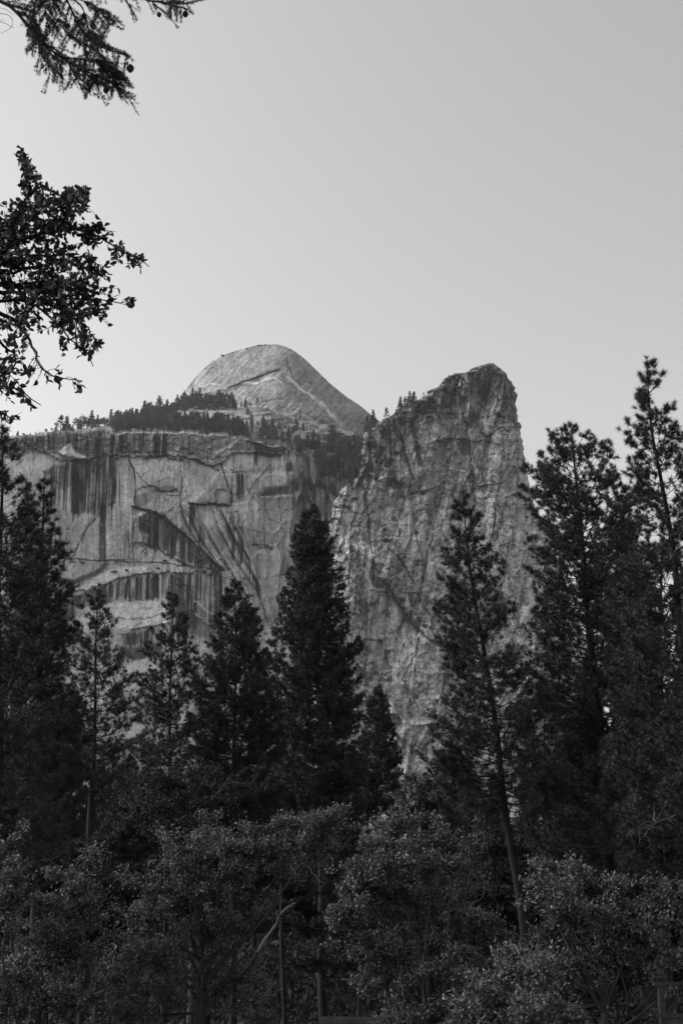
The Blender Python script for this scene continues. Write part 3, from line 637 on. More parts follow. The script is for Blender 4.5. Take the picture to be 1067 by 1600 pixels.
C('pine_tree', 'dense broad-topped conifer left of the tallest central one', 'tree', [(368, 903), (368, 1050), (366, 1300)], 62,
  [(903, 2), (930, 18), (970, 36), (1020, 48), (1080, 62), (1150, 68), (1260, 70)], 6, 'dense', tw=.25)
C('pine_tree', 'thin sparse conifer squeezed between two dense ones in the centre', 'tree', [(433, 974), (434, 1100), (438, 1300)], 70,
  [(974, 2), (1000, 14), (1050, 26), (1120, 36), (1260, 44)], 7, 'thin', tw=.2)
C('pine_tree', 'tall dense conifer in the centre with a sharp top before the gully', 'tree', [(486, 784), (492, 900), (498, 1100), (502, 1400)], 68,
  [(784, 2), (805, 14), (840, 32), (880, 40), (930, 52), (980, 62), (1040, 64), (1120, 70), (1200, 72), (1300, 66)], 8, 'dense', dens=1.0, tw=.36)
C('pine_tree', 'small narrow conifer with a straight bare trunk below the buttress', 'tree', [(590, 1070), (588, 1150), (586, 1320)], 88,
  [(1070, 2), (1100, 16), (1150, 28), (1200, 40), (1265, 42)], 9, 'dense', dens=.95, tw=.3)
C('pine_tree', 'leaning open pine with a long dark trunk before the buttress', 'tree', [(722, 767), (728, 830), (737, 900), (756, 1030), (780, 1170), (795, 1310), (815, 1440)], 45,
  [(767, 3), (790, 18), (830, 25), (850, 33), (900, 50), (950, 61), (1020, 78), (1100, 94), (1180, 106), (1270, 96)], 10, dens=1.25, tw=.26)
C('pine_tree', 'massive round-topped pine covering the right edge of the buttress', 'tree', [(893, 664), (900, 750), (912, 900), (925, 1030), (940, 1180), (955, 1400)], 48,
  [(664, 8), (690, 42), (720, 62), (760, 84), (820, 92), (900, 98), (1000, 108), (1100, 116), (1200, 120), (1330, 110)], 11, dens=1.6, tw=.42)
C('pine_tree', 'tallest pine near the right edge with an open crown against the sky', 'tree', [(1011, 558), (1018, 680), (1036, 780), (1055, 880), (1072, 1100), (1085, 1400)], 40,
  [(558, 5), (590, 22), (640, 36), (700, 44), (760, 52), (860, 66), (980, 96), (1100, 116), (1300, 120)], 12, dens=1.1, tw=.3)
C('pine_tree', 'bushy pine filling the space under the tallest right-hand one', 'tree', [(1030, 845), (1032, 1000), (1036, 1300)], 43,
  [(845, 8), (880, 40), (950, 62), (1050, 74), (1200, 90), (1360, 90)], 13, dens=1.2)
C('pine_tree', 'dark pine crown showing between the round-topped pine and the tallest right-hand one', 'tree', [(958, 728), (962, 850), (966, 1300)], 60,
  [(728, 4), (750, 18), (800, 30), (900, 50), (1050, 70), (1250, 80)], 14, dens=1.4)
C('pine_tree', 'pine reaching in from beyond the right edge of the photo', 'tree', [(1108, 590), (1112, 800), (1118, 1300)], 39,
  [(590, 6), (640, 30), (720, 48), (820, 60), (1000, 90), (1300, 110)], 15, dens=.8)
# the wood behind
for k, (q, lab) in enumerate([
    ((205, 1175, 95, 'fir'), 'low conifer seen between the bare-trunked pine and the pointed one'), ((112, 1085, 80, 'pine'), 'pine filling the gap left of the bare-trunked pine'),
    ((322, 1185, 90, 'fir'), 'short conifer between the pointed pine and the broad-topped one'), ((400, 1180, 84, 'fir'), 'low conifer right behind the broad-topped one'),
    ((455, 1190, 92, 'fir'), 'dim conifer at the left foot of the tall central one'), ((20, 1030, 80, 'pine'), 'dark pine behind the two close leaders at the left'),
    ((540, 1235, 100, 'fir'), 'dim conifer at the right foot of the tall central one'), ((690, 1175, 78, 'pine'), 'pine low behind the leaning pine, on its left'),
    ((850, 1060, 72, 'pine'), 'pine standing between the leaning pine and the round-topped one'), ((770, 1205, 90, 'fir'), 'low dim conifer behind the leaning trunk'),
    ((1000, 1000, 75, 'pine'), 'dark pine behind the bushy right-hand one'), ((900, 1130, 85, 'fir'), 'low conifer behind the foot of the round-topped pine'),
    ((160, 1180, 100, 'fir'), 'short dark conifer low behind the bare-trunked pine'), ((250, 1200, 105, 'fir'), 'short dark conifer low behind the pointed pine'),
    ((70, 1120, 88, 'fir'), 'dark conifer low behind the left-hand pines'), ((500, 1215, 110, 'fir'), 'farthest low conifer straight behind the central one'),
    ((1060, 1120, 90, 'fir'), 'low dark conifer by the right edge of the photo')]):
    x, y, Yd, st = q; hw = 46 + 10 * (k % 3)
    C('pine_tree', lab, 'tree', [(x, y), (x + (k % 5 - 2), y + 100), (x + 2 * (k % 3 - 1), 1480)], Yd,
      [(y, 2), (y + 40, hw * .4), (y + 100, hw * .75), (y + 180, hw), (1440, hw)], 40 + k, st, group='conifers in the wood behind', dens=.8, tw=.3, mat=M_NEEDLE_FAR)

# the far wood: copies of five conifers
def copy_tree(o, parent=None):
    c = o.copy(); COL.objects.link(c); c.parent = parent
    for ch in list(o.children): copy_tree(ch, c)
    return c
protos = []
for k in range(5):
    C('pine_tree', 'tree of the far wood', 'tree', [(533, 1130), (533, 1300), (533, 1500)], 150,
      [(1130, 1), (1160, 9), (1200, 18), (1280, 27), (1400, 33), (1530, 30)], 80 + k, ['fir', 'pine', 'fir', 'pine', 'fir'][k], group='conifers of the far wood', dens=.55, tw=.35, mat=M_NEEDLE_FAR)
    protos.append([o for o in COL.objects if o.name.startswith('pine_tree') and o.parent is None][-1])
protos = [o for o in COL.objects if o.parent is None and o.get('label') == 'tree of the far wood']
g = np.random.default_rng(9)
k = 0
for row, Yd in enumerate((125, 150, 180, 215, 260)):
    for x in np.arange(-60, 1140, 62 - row * 3):
        k += 1
        xx = x + g.uniform(-22, 22); yy = Yd * g.uniform(.95, 1.06)
        p = at(xx, 1560, yy)
        o = protos[k - 1] if k <= 5 else copy_tree(protos[k % 5])
        sc_ = Yd * .116 / protos[0].children[0].dimensions.z * g.uniform(.72, 1.12) if False else (.55 + .16 * row) * g.uniform(.85, 1.2)
        if 560 < xx < 700: sc_ *= .8
        o.location = (p[0], yy, 0); o.rotation_euler.z = g.uniform(0, 6.28); o.scale = (sc_ * 1.1, sc_ * 1.1, sc_)
        o['label'] = 'dim conifer in the far wood behind the front trees'

# ------------------------------------------------------------------ small conifers on the shelf, in the gully and on the summits
def ridge_mesh(seed, full=1.0, thin=False):
    g = np.random.default_rng(seed); H = 1.0
    n = 150 if not thin else 60
    f = g.random(n) ** .7; f = 1 - f                                # 0 foot .. 1 top
    h = .10 + .9 * f if not thin else .35 + .65 * f
    R = (.20 * (1 - f) ** .8 + .012) * g.uniform(.35, 1.15, n) * full
    az = g.uniform(0, 2 * pi, n)
    lay = .03 * np.sin(h * 40 + seed)
    P = np.stack([np.cos(az) * R, np.sin(az) * R, h + lay], -1)
    D = norm(np.stack([np.cos(az), np.sin(az), .15 + .9 * f], -1))
    NV, NF = needles(P, D, g, 7, .095, .03, .6, 15, 75)
    TV, TF = tubes([(np.array([[0, 0, -.08], [0, 0, .5], [0, 0, .98]]), np.array([.016, .011, .002]))], 4)
    TF3 = np.concatenate([TF[:, [0, 1, 2]], TF[:, [0, 2, 3]]])
    V = np.concatenate([NV, TV]); F = np.concatenate([NF, TF3 + len(NV)])
    return V, F, np.r_[np.zeros(len(NF)), np.ones(len(TF3))]
def proto(name, V, F, mi, mats):
    o = mesh(name, V, F, mats, mi=mi); return o
RT = []
for k in range(7):
    V, F, mi = ridge_mesh(300 + k, [1, .8, 1.15, .9, .7, 1.0, .9][k], k == 6)
    RT.append(proto('conifer', V, F, mi, [M_RIDGE, M_BARK]))
for k in range(2):        # broad-headed trees among the conifers
    g = np.random.default_rng(340 + k); P = norm(g.normal(size=(110, 3))) * g.uniform(.1, .3, (110, 1)) * [1, 1, 1.1]; P += g.normal(size=(6, 3))[g.integers(0, 6, 110)] * .03; P[:, 2] += .62
    NV, NF = needles(P, norm(P - [0, 0, .5]), g, 7, .10, .035, .5, 15, 85); TV, TF = tubes([(np.array([[0, 0, -.08], [.02, 0, .35], [0, 0, .7]]), np.array([.022, .016, .006]))], 4); TF3 = np.concatenate([TF[:, [0, 1, 2]], TF[:, [0, 2, 3]]])
    RT.append(proto('conifer', np.concatenate([NV, TV]), np.concatenate([NF, TF3 + len(NV)]), np.r_[np.zeros(len(NF)), np.ones(len(TF3))], [M_RIDGE, M_BARK]))
used = set()
def put(src, loc, h, w=None, label='', cat='tree', group=None, rz=0.):
    o = src if src.name not in used else src.copy()
    if src.name in used: COL.objects.link(o)
    used.add(src.name)
    o.location = [float(q) for q in loc]; o.scale = (float(w or h),) * 2 + (float(h),); o.rotation_euler = (0, 0, float(rz))
    tag(o, label, cat, group); return o
g = np.random.default_rng(5)
def ridge(u, base, hp, label, group, wf=1.0, kind=None):
    v0 = float(lerp(u, RIM)) - .5; v1 = float(lerp(u, STOP)); s_ = np.clip((base - v0) / (v1 - v0 - 1e-3), 0.02, 1)
    p = shelf_point(float(u), float(s_)); h = hp * mpp(p[1]) * g.uniform(.62, 1.28)
    k = int(g.integers(0, 9)) if kind is None else kind
    put(RT[k], p - [0, 0, h * .04], h, h * wf * g.uniform(.8, 1.5), label, 'tree', group, g.uniform(0, 6.3))
GR1 = 'small conifers on the shelf above the cliff'
for u in np.arange(12, 88, 8.5): ridge(u + g.uniform(-2, 2), lerp(u, STOP) + 1, g.uniform(5, 11), 'tiny tree on the bare skyline at the far left of the cliff top', GR1, 1.2)
for u, h in ((88, 18), (95, 27), (100, 20), (104, 30), (110, 20), (114, 15), (121, 24), (126, 19), (131, 27), (137, 16), (143, 30), (147, 34), (152, 22), (157, 28), (163, 32), (168, 25), (173, 36)):
    ridge(u, lerp(u, STOP) + 3, h * .85, 'small conifer in the loose row along the cliff top skyline, left of the dense stand', GR1, 1.15)
for u in np.arange(176, 300, 3.3):
    b = lerp(u, STOP); ridge(u + g.uniform(-2, 2), b + g.uniform(0, 5), g.uniform(17, 30) * (1 if u < 262 else .85), 'dark conifer on the skyline of the dense stand left of the dome', GR1, 1.1)
for u in np.arange(178, 388, 4.0):
    for q in ((.12, .32, .55) if u < 262 else (.05, .22)):
        v0 = lerp(u, RIM); v1 = lerp(u, STOP)
        ridge(u + g.uniform(-2, 2), v0 + (v1 - v0) * q - 1 + g.uniform(-1, 1), g.uniform(17, 27), 'dark conifer in the dense band just behind the cliff rim', GR1, 1.1)
for u in np.arange(286, 372, 3.6):
    ridge(u + g.uniform(-2, 2), 638 + g.uniform(-2, 3) , g.uniform(16, 31) * (1 if u < 345 else .9), 'conifer in the upper row at the left foot of the dome', GR1, 1.0)
for u, h in ((377, 16), (384, 20), (391, 14), (402, 22), (418, 9), (434, 7), (450, 9), (470, 12), (492, 9), (505, 11)):
    ridge(u, lerp(u, STOP) + 1, h, 'lone small conifer on the slabs below the dome', GR1)
for u, b, h in ((412, 680, 26), (420, 686, 18), (432, 688, 20), (441, 690, 16), (452, 692, 15), (463, 694, 24), (472, 700, 18), (481, 699, 30), (489, 702, 20), (497, 704, 22), (505, 706, 20), (513, 707, 32), (519, 708, 40), (527, 711, 28), (534, 714, 30),
                (541, 716, 34), (553, 719, 58), (546, 722, 30), (562, 722, 36), (569, 722, 46), (425, 668, 14), (446, 672, 12), (460, 676, 12), (490, 684, 14), (508, 690, 18), (530, 694, 20), (545, 700, 26)):
    ridge(u, min(b, lerp(u, RIM) - 1), h, 'larger dark conifer at the head of the gully between cliff and buttress', 'conifers at the head of the gully', 1.15)
def on_arch(u, v):
    us, vg, Yg = GR['arch']; j = int(np.clip(round(u - us[0]), 0, len(us) - 1)); i = int(np.clip(np.searchsorted(vg[:, j], v), 0, len(vg) - 1)); return at(u, v, Yg[i, j] - 1)
def on_col(u, v):
    ug, vs, Yg = GR['col']; i = int(np.clip(np.searchsorted(vs, v), 0, len(vs) - 1)); j = int(np.clip(np.searchsorted(ug[i], u), 0, ug.shape[1] - 1)); return at(u, v, Yg[i, j] - .5)
for i in range(60):
    u = g.uniform(385, 575); s_ = g.random() ** 1.4 * .85 + .03; p = shelf_point(u, s_); h = g.uniform(9, 22) * (1 - .4 * s_) * mpp(p[1])
    put(RT[int(g.integers(0, 9))], p, h, h * g.uniform(.9, 1.4), 'small conifer scattered over the slabs between dome and gully', 'tree', 'conifers scattered below the dome', g.uniform(0, 6))
for i in range(34):
    u = g.uniform(452, 558); v = lerp(u, RIM) + 3 + g.uniform(0, 1) ** 1.6 * 70; p = on_arch(u, v); h = g.uniform(10, 22) * mpp(p[1])
    put(RT[int(g.integers(0, 6))], p, h, h * 1.5, 'dark tree clinging to the walls of the shaded gully', 'tree', 'trees on the walls of the gully', g.uniform(0, 6))
for i in range(12):
    u = g.uniform(500, 556); v = g.uniform(716, 752); p = on_arch(u, v); h = g.uniform(20, 42) * mpp(p[1]); p[1] -= 4
    put(RT[int(g.integers(0, 6))], p, h, h * 1.2, 'dark tree clinging to the walls of the shaded gully', 'tree', 'trees on the walls of the gully', g.uniform(0, 6))
for i in range(22):
    u = g.uniform(556, 606); v = lerp(u, [(556, 700), (606, 665)]) + g.uniform(5, 75); p = on_col(u, v); h = g.uniform(9, 20) * mpp(p[1])
    put(RT[int(g.integers(0, 9))], p, h, h * 1.3, 'small tree among broken rock where the buttress meets the gully', 'tree', 'trees on the walls of the gully', g.uniform(0, 6))
for u, v, h, k, lab in ((583, 668, 32, 3, 'conifer standing at the left foot of the buttress skyline'), (604, 656, 24, 6, 'thin bare-stemmed conifer alone on the buttress skyline'), (574, 676, 30, 0, 'short conifer under the left foot of the buttress skyline'),
                     (626, 645, 30, 1, 'leftmost conifer of the clump on the sloping buttress crest'), (633, 640, 24, 2, 'low conifer in the middle of the clump on the buttress crest'), (640, 637, 30, 3, 'broad conifer in the clump on the buttress crest'),
                     (647, 633, 27, 5, 'rightmost conifer of the clump on the sloping buttress crest'), (662, 618, 9, 6, 'tiny tree right of the clump on the buttress crest'), (668, 613, 6, 4, 'second tiny tree right of the clump on the buttress crest'), (619, 650, 14, 4, 'small conifer left of the clump on the buttress crest')):
    p = on_col(u, v); p[1] += 3; h_ = h * mpp(p[1]); put(RT[k], p, h_, h_ * 1.1, lab, 'tree', 'conifers on the buttress crest', u)
# shrubs: rounded leafy mounds
def shrub_mesh(seed):
    g2 = np.random.default_rng(seed); P = g2.normal(size=(90, 3)); P = norm(P) * g2.uniform(.25, .5, (90, 1)); P[:, 2] = P[:, 2] * .7 + .3; P[:, 0] *= 1 + .3 * np.sin(P[:, 2] * 9 + seed)
    return needles(P, norm(P - [0, 0, .2]), g2, 7, .24, .10, .4, 20, 85)
SH = [mesh('shrub', *shrub_mesh(400 + k), M_RIDGE) for k in range(3)]
for u, v, s_ in ((697, 596, 13), (704, 591, 17), (712, 587, 19), (719, 587, 14), (741, 574, 10), (747, 573, 9), (754, 570, 8), (675, 610, 9), (656, 624, 9), (614, 650, 10), (726, 586, 6), (735, 579, 7), (742, 575, 7), (750, 572, 6), (758, 570, 6), (764, 568, 5), (780, 580, 6), (786, 585, 8), (799, 601, 7), (688, 603, 6)):
    p = on_col(u, v + 2); p[1] += 4; d = s_ * mpp(p[1]); put(SH[int(u) % 3], p - [0, 0, d * .3], d, d * 1.2, 'low dark shrub on the top edge of the buttress', 'shrub', 'shrubs on the buttress summit', u)
g = np.random.default_rng(77)
for i in range(46):
    t_ = g.random(); kind_ = i % 4
    if kind_ == 0: u, v = g.uniform(545, 620), g.uniform(690, 770)
    elif kind_ == 1: u, v = 590 + 110 * t_, 908 + 108 * t_ ** 1.0 + g.normal() * 4
    elif kind_ == 2: u, v = g.uniform(540, 660), g.uniform(750, 920)
    else: u = g.uniform(610, 740); v = lerp(u, [(610, 665), (660, 628), (740, 590)]) + g.uniform(2, 30)
    p = on_col(u, v); d = g.uniform(4, 9) * mpp(p[1]); put(SH[i % 3], p, d, d * 1.3, 'dark shrub rooted in a crack of the buttress face', 'shrub', 'shrubs on the buttress face', i)
for i in range(26):
    u = g.uniform(100, 350); v = [714, 878, 893][i % 3] + g.normal() * 2 if i % 3 else lerp(u, [(50, 705), (100, 720), (250, 716), (350, 728)]); p = on_arch(u, v); d = g.uniform(2.5, 5) * mpp(p[1])
    put(SH[i % 3], p, d, d * 1.6, 'small shrub on a ledge of the streaked cliff', 'shrub', 'shrubs on the cliff ledges', i)
for u, v, s_ in ((348, 556, 5), (363, 551, 3), (386, 545, 3), (404, 540, 4), (408, 540, 4), (414, 539, 3), (300, 600, 4), (322, 575, 3)):
    p = at(u, v + 1, 2640); d = s_ * mpp(2640); put(SH[int(u) % 3], p, d, d, 'tiny tree on the smooth skyline of the dome', 'shrub', 'tiny trees on the dome skyline', u)

# ------------------------------------------------------------------ broad-leaved trees and bushes
def leaves(P, D, g, L, Wd, fold=.25, flat=0.0):
    """ovate leaf blades: base P, direction D"""
    n = len(P); D = norm(D); s_ = norm(np.cross(D, g.normal(size=(n, 3)) + np.array([0, 0, 1.6 * flat]))); nn = np.cross(D, s_)
    L = (L * g.uniform(.7, 1.15, n))[:, None]; W2 = Wd * .5 * L / L.mean()
    b = P; t = P + D * L - nn * L * .12
    l1 = P + D * L * .3 + s_ * W2 + nn * W2 * fold; l2 = P + D * L * .68 + s_ * W2 * .8 + nn * W2 * fold
    r1 = P + D * L * .3 - s_ * W2 + nn * W2 * fold; r2 = P + D * L * .68 - s_ * W2 * .8 + nn * W2 * fold
    V = np.stack([b, l1, l2, t, r2, r1], 1).reshape(-1, 3); i = np.arange(n)[:, None] * 6
    F = np.concatenate([i + [0, 1, 2, 3], i + [0, 3, 4, 5]]); return V, F
def oak(label, stem, lobes, Y, seed, name='oak_tree', cat='tree', leaf=(.07, .04), mat=None, per=1.0, dead=(), tw=.16, thick=1.0):
    g = np.random.default_rng(seed)
    foot = at(stem[0], 1560, Y); foot[2] = 0; root = empty(name, foot); tag(root, label, cat); O = foot
    q = at(stem[0] + 6, stem[1], Y) - O
    lines = [(np.array([[0, 0, -.2], [.02, 0, q[2] * .3], [q[0] * .5, .03, q[2] * .7], q]), np.array([tw, tw * .8, tw * .7, tw * .55]))]
    PP, DD = [], []
    for (lx, ly, rx, ry) in lobes:
        m = mpp(Y); c = at(lx, ly, Y) - O; c[1] += g.uniform(-.6, .6) * thick; r = np.array([rx * m, (rx + ry) * .5 * m * thick, ry * m])
        mid = q * .5 + c * .5 + g.normal(size=3) * .12; mid[2] -= .1
        st_ = q * g.uniform(.45, 1.0); mid = st_ * .55 + c * .45 + g.normal(size=3) * [.3, .3, .15] - [0, 0, .15]
        lines.append((spline(np.array([st_, mid, c * .75 + mid * .25 + g.normal(size=3) * .12, c]), 12), tw * np.linspace(.24, .05, 12)))
        n = int(520 * per * (rx * ry) / 2200.)
        d = norm(g.normal(size=(n, 3))); rad = g.uniform(.25, 1, (n, 1)) ** .5 * (1 + .28 * np.sin(d[:, :1] * 5 + seed) * np.cos(d[:, 2:] * 6))
        ns_ = 11; sc_ = norm(g.normal(size=(ns_, 3))) * g.uniform(.35, 1.0, (ns_, 1)); wh = g.integers(0, ns_, n)
        sr = g.uniform(.25, .45, ns_)[wh][:, None]
        tip = c + (sc_[wh] * np.array([1, 1, .95]) + d * rad * sr * np.array([1.15, 1.15, .8])) * r
        out = norm((tip - c) * [1, 1, .7] / r.mean() + d * .4 + [0, 0, .2] + g.normal(size=(n, 3)) * .35)
        ke = fbm(tip[:, 0] * 2.4 + tip[:, 1], tip[:, 2] * 2.6, seed, 3) > -.06; tip = tip[ke]; out = out[ke]; n = len(tip)
        for j in range(int(g.integers(2, 5))):
            dv = norm(g.normal(size=3) * [1, .6, .7] + [0, 0, .55]); rr_ = np.abs(dv * r).sum() * .9; m2 = int(7 * per) + 2; tt = np.linspace(.7, g.uniform(1.15, 1.6), m2)[:, None]
            sp_ = c + dv * rr_ * tt + g.normal(size=(m2, 3)) * .05 + np.array([0, 0, -.06]) * tt ** 3; lines.append((np.vstack([c + dv * rr_ * .3, sp_[::3]]), np.full(len(sp_[::3]) + 1, .007)))
            tip = np.vstack([tip, sp_]); out = np.vstack([out, np.tile(dv, (m2, 1))]); n = len(tip)
        for k in range(0, n, 5):
            a_ = c + (tip[k] - c) * .35; lines.append((np.stack([a_, (a_ + tip[k]) / 2 + g.normal(size=3) * .03, tip[k]]), np.array([.012, .008, .004])))
        kk = 11; base = tip[:, None] - out[:, None] * g.uniform(0, .16, (n, kk, 1)) + g.normal(size=(n, kk, 3)) * .05
        ld = norm(out[:, None] * .55 + g.normal(size=(n, kk, 3)) * .75)
        PP.append(base.reshape(-1, 3)); DD.append(ld.reshape(-1, 3))
    V, F = tubes(lines, 5); t_ = mesh('trunk', V, F, M_OAKBARK, root, smooth=True)
    V, F = leaves(np.concatenate(PP), np.concatenate(DD), g, leaf[0], leaf[1], flat=1.0); mesh('crown', V, F, mat or M_OAK, root)
    for dl in dead:
        W_ = np.array([at(a_, b_, Y - 1.1) for a_, b_ in dl]) - O; W_[:, 1] += np.linspace(0, .9, len(W_)); tt = np.linspace(0, 1, 3 * len(W_)); k0 = np.linspace(0, 1, len(W_))
        S = np.stack([np.interp(tt, k0, W_[:, j]) for j in range(3)], -1) + g.normal(size=(len(tt), 3)) * .015
        ln = [(S, .017 - .012 * tt[::-1])]
        for j in range(1, len(S) - 1, 2): ln.append((np.stack([S[j], S[j] + g.normal(size=3) * [.09, .05, .09], S[j] + g.normal(size=3) * [.2, .08, .16] + [0, 0, .04]]), np.array([.008, .006, .003])))
        V, F = tubes(ln, 4); tag(mesh('dead_branch', V, F, M_TWIG, root), 'bare pale dead branch')
    return root
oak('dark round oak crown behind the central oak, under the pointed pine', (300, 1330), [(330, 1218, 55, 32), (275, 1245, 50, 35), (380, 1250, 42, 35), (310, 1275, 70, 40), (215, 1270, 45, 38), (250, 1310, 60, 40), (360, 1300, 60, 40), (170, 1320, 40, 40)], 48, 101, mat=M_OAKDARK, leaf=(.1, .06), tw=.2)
oak('pale sunlit leafy tree rising in the gap below the buttress', (668, 1400), [(682, 1205, 20, 24), (665, 1235, 26, 28), (695, 1240, 26, 30), (640, 1262, 34, 30), (675, 1275, 38, 34), (705, 1285, 30, 30), (650, 1310, 44, 34), (700, 1325, 40, 34)], 76, 102, name='leafy_tree', leaf=(.2, .13), per=.9, tw=.16)
oak('central oak with bright leafy tips and an arching top branch', (311, 1500), [(345, 1332, 48, 40), (322, 1290, 18, 20), (278, 1348, 40, 28), (237, 1402, 40, 32), (300, 1405, 55, 40), (385, 1330, 42, 30), (380, 1385, 55, 40), (448, 1292, 52, 26), (500, 1300, 38, 34), (455, 1335, 55, 36),
     (340, 1400, 30, 26), (210, 1465, 34, 26), (190, 1528, 30, 34), (250, 1495, 55, 36), (345, 1455, 58, 40), (180, 1585, 36, 24), (250, 1565, 55, 36), (350, 1535, 52, 40), (385, 1580, 48, 30), (215, 1430, 30, 24)], 32, 103,
     dead=[[(500, 1395), (497, 1370), (485, 1356), (468, 1344)], [(520, 1365), (518, 1340), (510, 1325)], [(470, 1372), (455, 1355), (452, 1340)]])
oak('dim oak bush at the left edge under the pines', (55, 1540), [(-10, 1340, 30, 46), (45, 1400, 52, 40), (108, 1372, 40, 34), (140, 1425, 36, 36), (60, 1465, 58, 42), (15, 1530, 58, 50), (110, 1495, 50, 38), (95, 1565, 60, 38), (150, 1545, 28, 30), (20, 1590, 50, 30)], 31, 104,
     dead=[[(60, 1345), (72, 1342), (82, 1352)]])
oak('wide oak right of the dark central trunks, with bare twigs showing', (665, 1530), [(640, 1302, 46, 36), (598, 1342, 50, 40), (560, 1390, 44, 36), (540, 1440, 26, 30), (620, 1408, 58, 40), (682, 1365, 52, 44), (722, 1420, 50, 40), (660, 1468, 58, 40), (592, 1478, 46, 30), (702, 1518, 56, 40),
     (762, 1470, 46, 40), (640, 1548, 56, 36), (575, 1532, 28, 16), (742, 1572, 56, 36), (640, 1592, 44, 22), (700, 1330, 36, 34)], 28, 105,
     dead=[[(705, 1407), (720, 1391), (734, 1383), (739, 1358)], [(718, 1424), (734, 1412), (759, 1399), (766, 1370)], [(672, 1475), (676, 1460), (684, 1440)], [(702, 1468), (700, 1450), (706, 1438)]])
oak('broad bright oak bush filling the lower right', (940, 1540), [(902, 1372, 46, 32), (955, 1390, 54, 40), (878, 1428, 50, 40), (1002, 1440, 54, 40), (932, 1478, 58, 44), (1045, 1425, 34, 40), (868, 1508, 50, 36), (990, 1528, 54, 40), (932, 1570, 56, 36), (855, 1580, 46, 30), (1050, 1495, 34, 36), (1040, 1545, 30, 30), (850, 1400, 26, 24), (1000, 1590, 40, 20)], 25, 106,
     dead=[[(978, 1306), (1005, 1293), (1031, 1282), (1075, 1263)], [(1000, 1312), (1031, 1282), (1040, 1262)], [(1020, 1392), (1045, 1382), (1075, 1366)], [(996, 1220), (1001, 1234), (1006, 1246)]])
oak('low shrub in front of the wide oak and the bright oak bush', (800, 1585), [(790, 1555, 44, 36), (830, 1530, 34, 36), (760, 1590, 44, 24), (840, 1590, 44, 24), (800, 1500, 22, 22)], 21, 107, name='shrub', cat='shrub', leaf=(.07, .035), per=1.3, tw=.05,
     dead=[[(826, 1510), (837, 1488), (851, 1476), (862, 1485)], [(826, 1510), (821, 1497), (816, 1470)], [(846, 1530), (856, 1520), (858, 1508)]])
for k, (x, y, Yd, lab) in enumerate([(150, 1330, 58, 'dark undergrowth tree behind the left oak bush'), (800, 1345, 56, 'dark undergrowth tree right of the leaning trunk'),
                                     (560, 1345, 60, 'dark undergrowth tree behind the central dark trunks'), (1000, 1350, 52, 'dark undergrowth tree above the bright oak bush'), (20, 1290, 54, 'dark undergrowth tree under the leftmost pines'), (890, 1320, 60, 'dark undergrowth tree at the foot of the massive pine')]):
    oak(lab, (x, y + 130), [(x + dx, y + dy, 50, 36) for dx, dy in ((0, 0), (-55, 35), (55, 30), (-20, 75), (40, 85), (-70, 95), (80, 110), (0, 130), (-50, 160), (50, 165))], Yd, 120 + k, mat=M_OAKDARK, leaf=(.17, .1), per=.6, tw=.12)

# undergrowth between the far trunks
g = np.random.default_rng(55); n = 150000; Yr = g.uniform(75, 250, n); Xr = g.uniform(-.32, .32, n) * Yr
hh = 4.2 + 2.6 * fbm(Xr / 9, Yr / 9, 56, 3) + Yr * .012; Zr = g.random(n) ** .8 * np.maximum(hh, .8)
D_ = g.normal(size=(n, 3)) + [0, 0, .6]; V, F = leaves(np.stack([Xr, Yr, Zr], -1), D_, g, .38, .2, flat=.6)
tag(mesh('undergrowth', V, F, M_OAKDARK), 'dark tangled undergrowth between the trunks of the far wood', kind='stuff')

# broken pale limb of the central oak
R_ = [o for o in COL.objects if o.get('label', '').startswith('central oak')][0]
pp = np.array([at(a_, b_, 30.6) for a_, b_ in ((455, 1414), (446, 1421), (437, 1431), (429, 1445), (420, 1459), (411, 1474), (402, 1488), (385, 1510), (352, 1535), (318, 1545))]); pp[-3:, 1] += [.7, 1.6, 2.0]; pp -= np.array(R_.location)
gg = np.random.default_rng(3); pp += gg.normal(size=pp.shape) * .012
V, F = tubes([(spline(pp[6:], 12), np.linspace(.03, .05, 12))], 7); mesh('limb', V, F, M_OAKBARK, R_, smooth=True)
V, F = tubes([(spline(pp[:7], 22), np.linspace(.022, .036, 22) * (1 + .22 * gg.normal(size=22))), (np.stack([pp[0], pp[0] + [.05, 0, .03], pp[0] + [.09, 0, .035]]), np.array([.028, .02, .004])), (np.stack([pp[2], pp[2] + [-.03, 0, .06], pp[2] + [-.05, 0, .12]]), np.array([.02, .012, .004])),
              (np.stack([pp[5], pp[5] + [-.06, -.02, -.1], pp[5] + [-.09, -.03, -.2]]), np.array([.02, .015, .005])), (np.stack([pp[3], pp[3] + [.05, 0, -.02], pp[3] + [.1, 0, -.01]]), np.array([.016, .01, .004]))], 7)
tag(mesh('broken_limb', V, F, M_SNAG, R_), 'pale bark-stripped broken limb')

# fallen log and wooden board frame
p0 = at(500, 1600, 58); p1 = at(612, 1600, 58)
V, F = tubes([(np.array([[p0[0], 58, .55], [(p0[0] + p1[0]) / 2, 58, .6], [p1[0], 58, .62]]), np.array([.52, .46, .42]))], 14)
F = list(map(list, F)); V = V + (.04 * fbm(V[:, 0] * 2, V[:, 2] * 3, 66, 2))[:, None]
tag(mesh('log', V, np.array(F), M_OAKBARK, smooth=True), 'thick fallen log low between the dark central trunks', 'log')
def box(x0, x1, y0, y1, z0, z1):
    V = np.array([(x, y, z) for x in (x0, x1) for y in (y0, y1) for z in (z0, z1)], float)
    return V, np.array([(0, 1, 3, 2), (4, 6, 7, 5), (0, 4, 5, 1), (2, 3, 7, 6), (0, 2, 6, 4), (1, 5, 7, 3)])
Rb = empty('notice_board', (at(1062, 1560, 24)[0], 24, 0)); tag(Rb, 'dark timber frame holding a pale board in the bottom right corner', 'board')
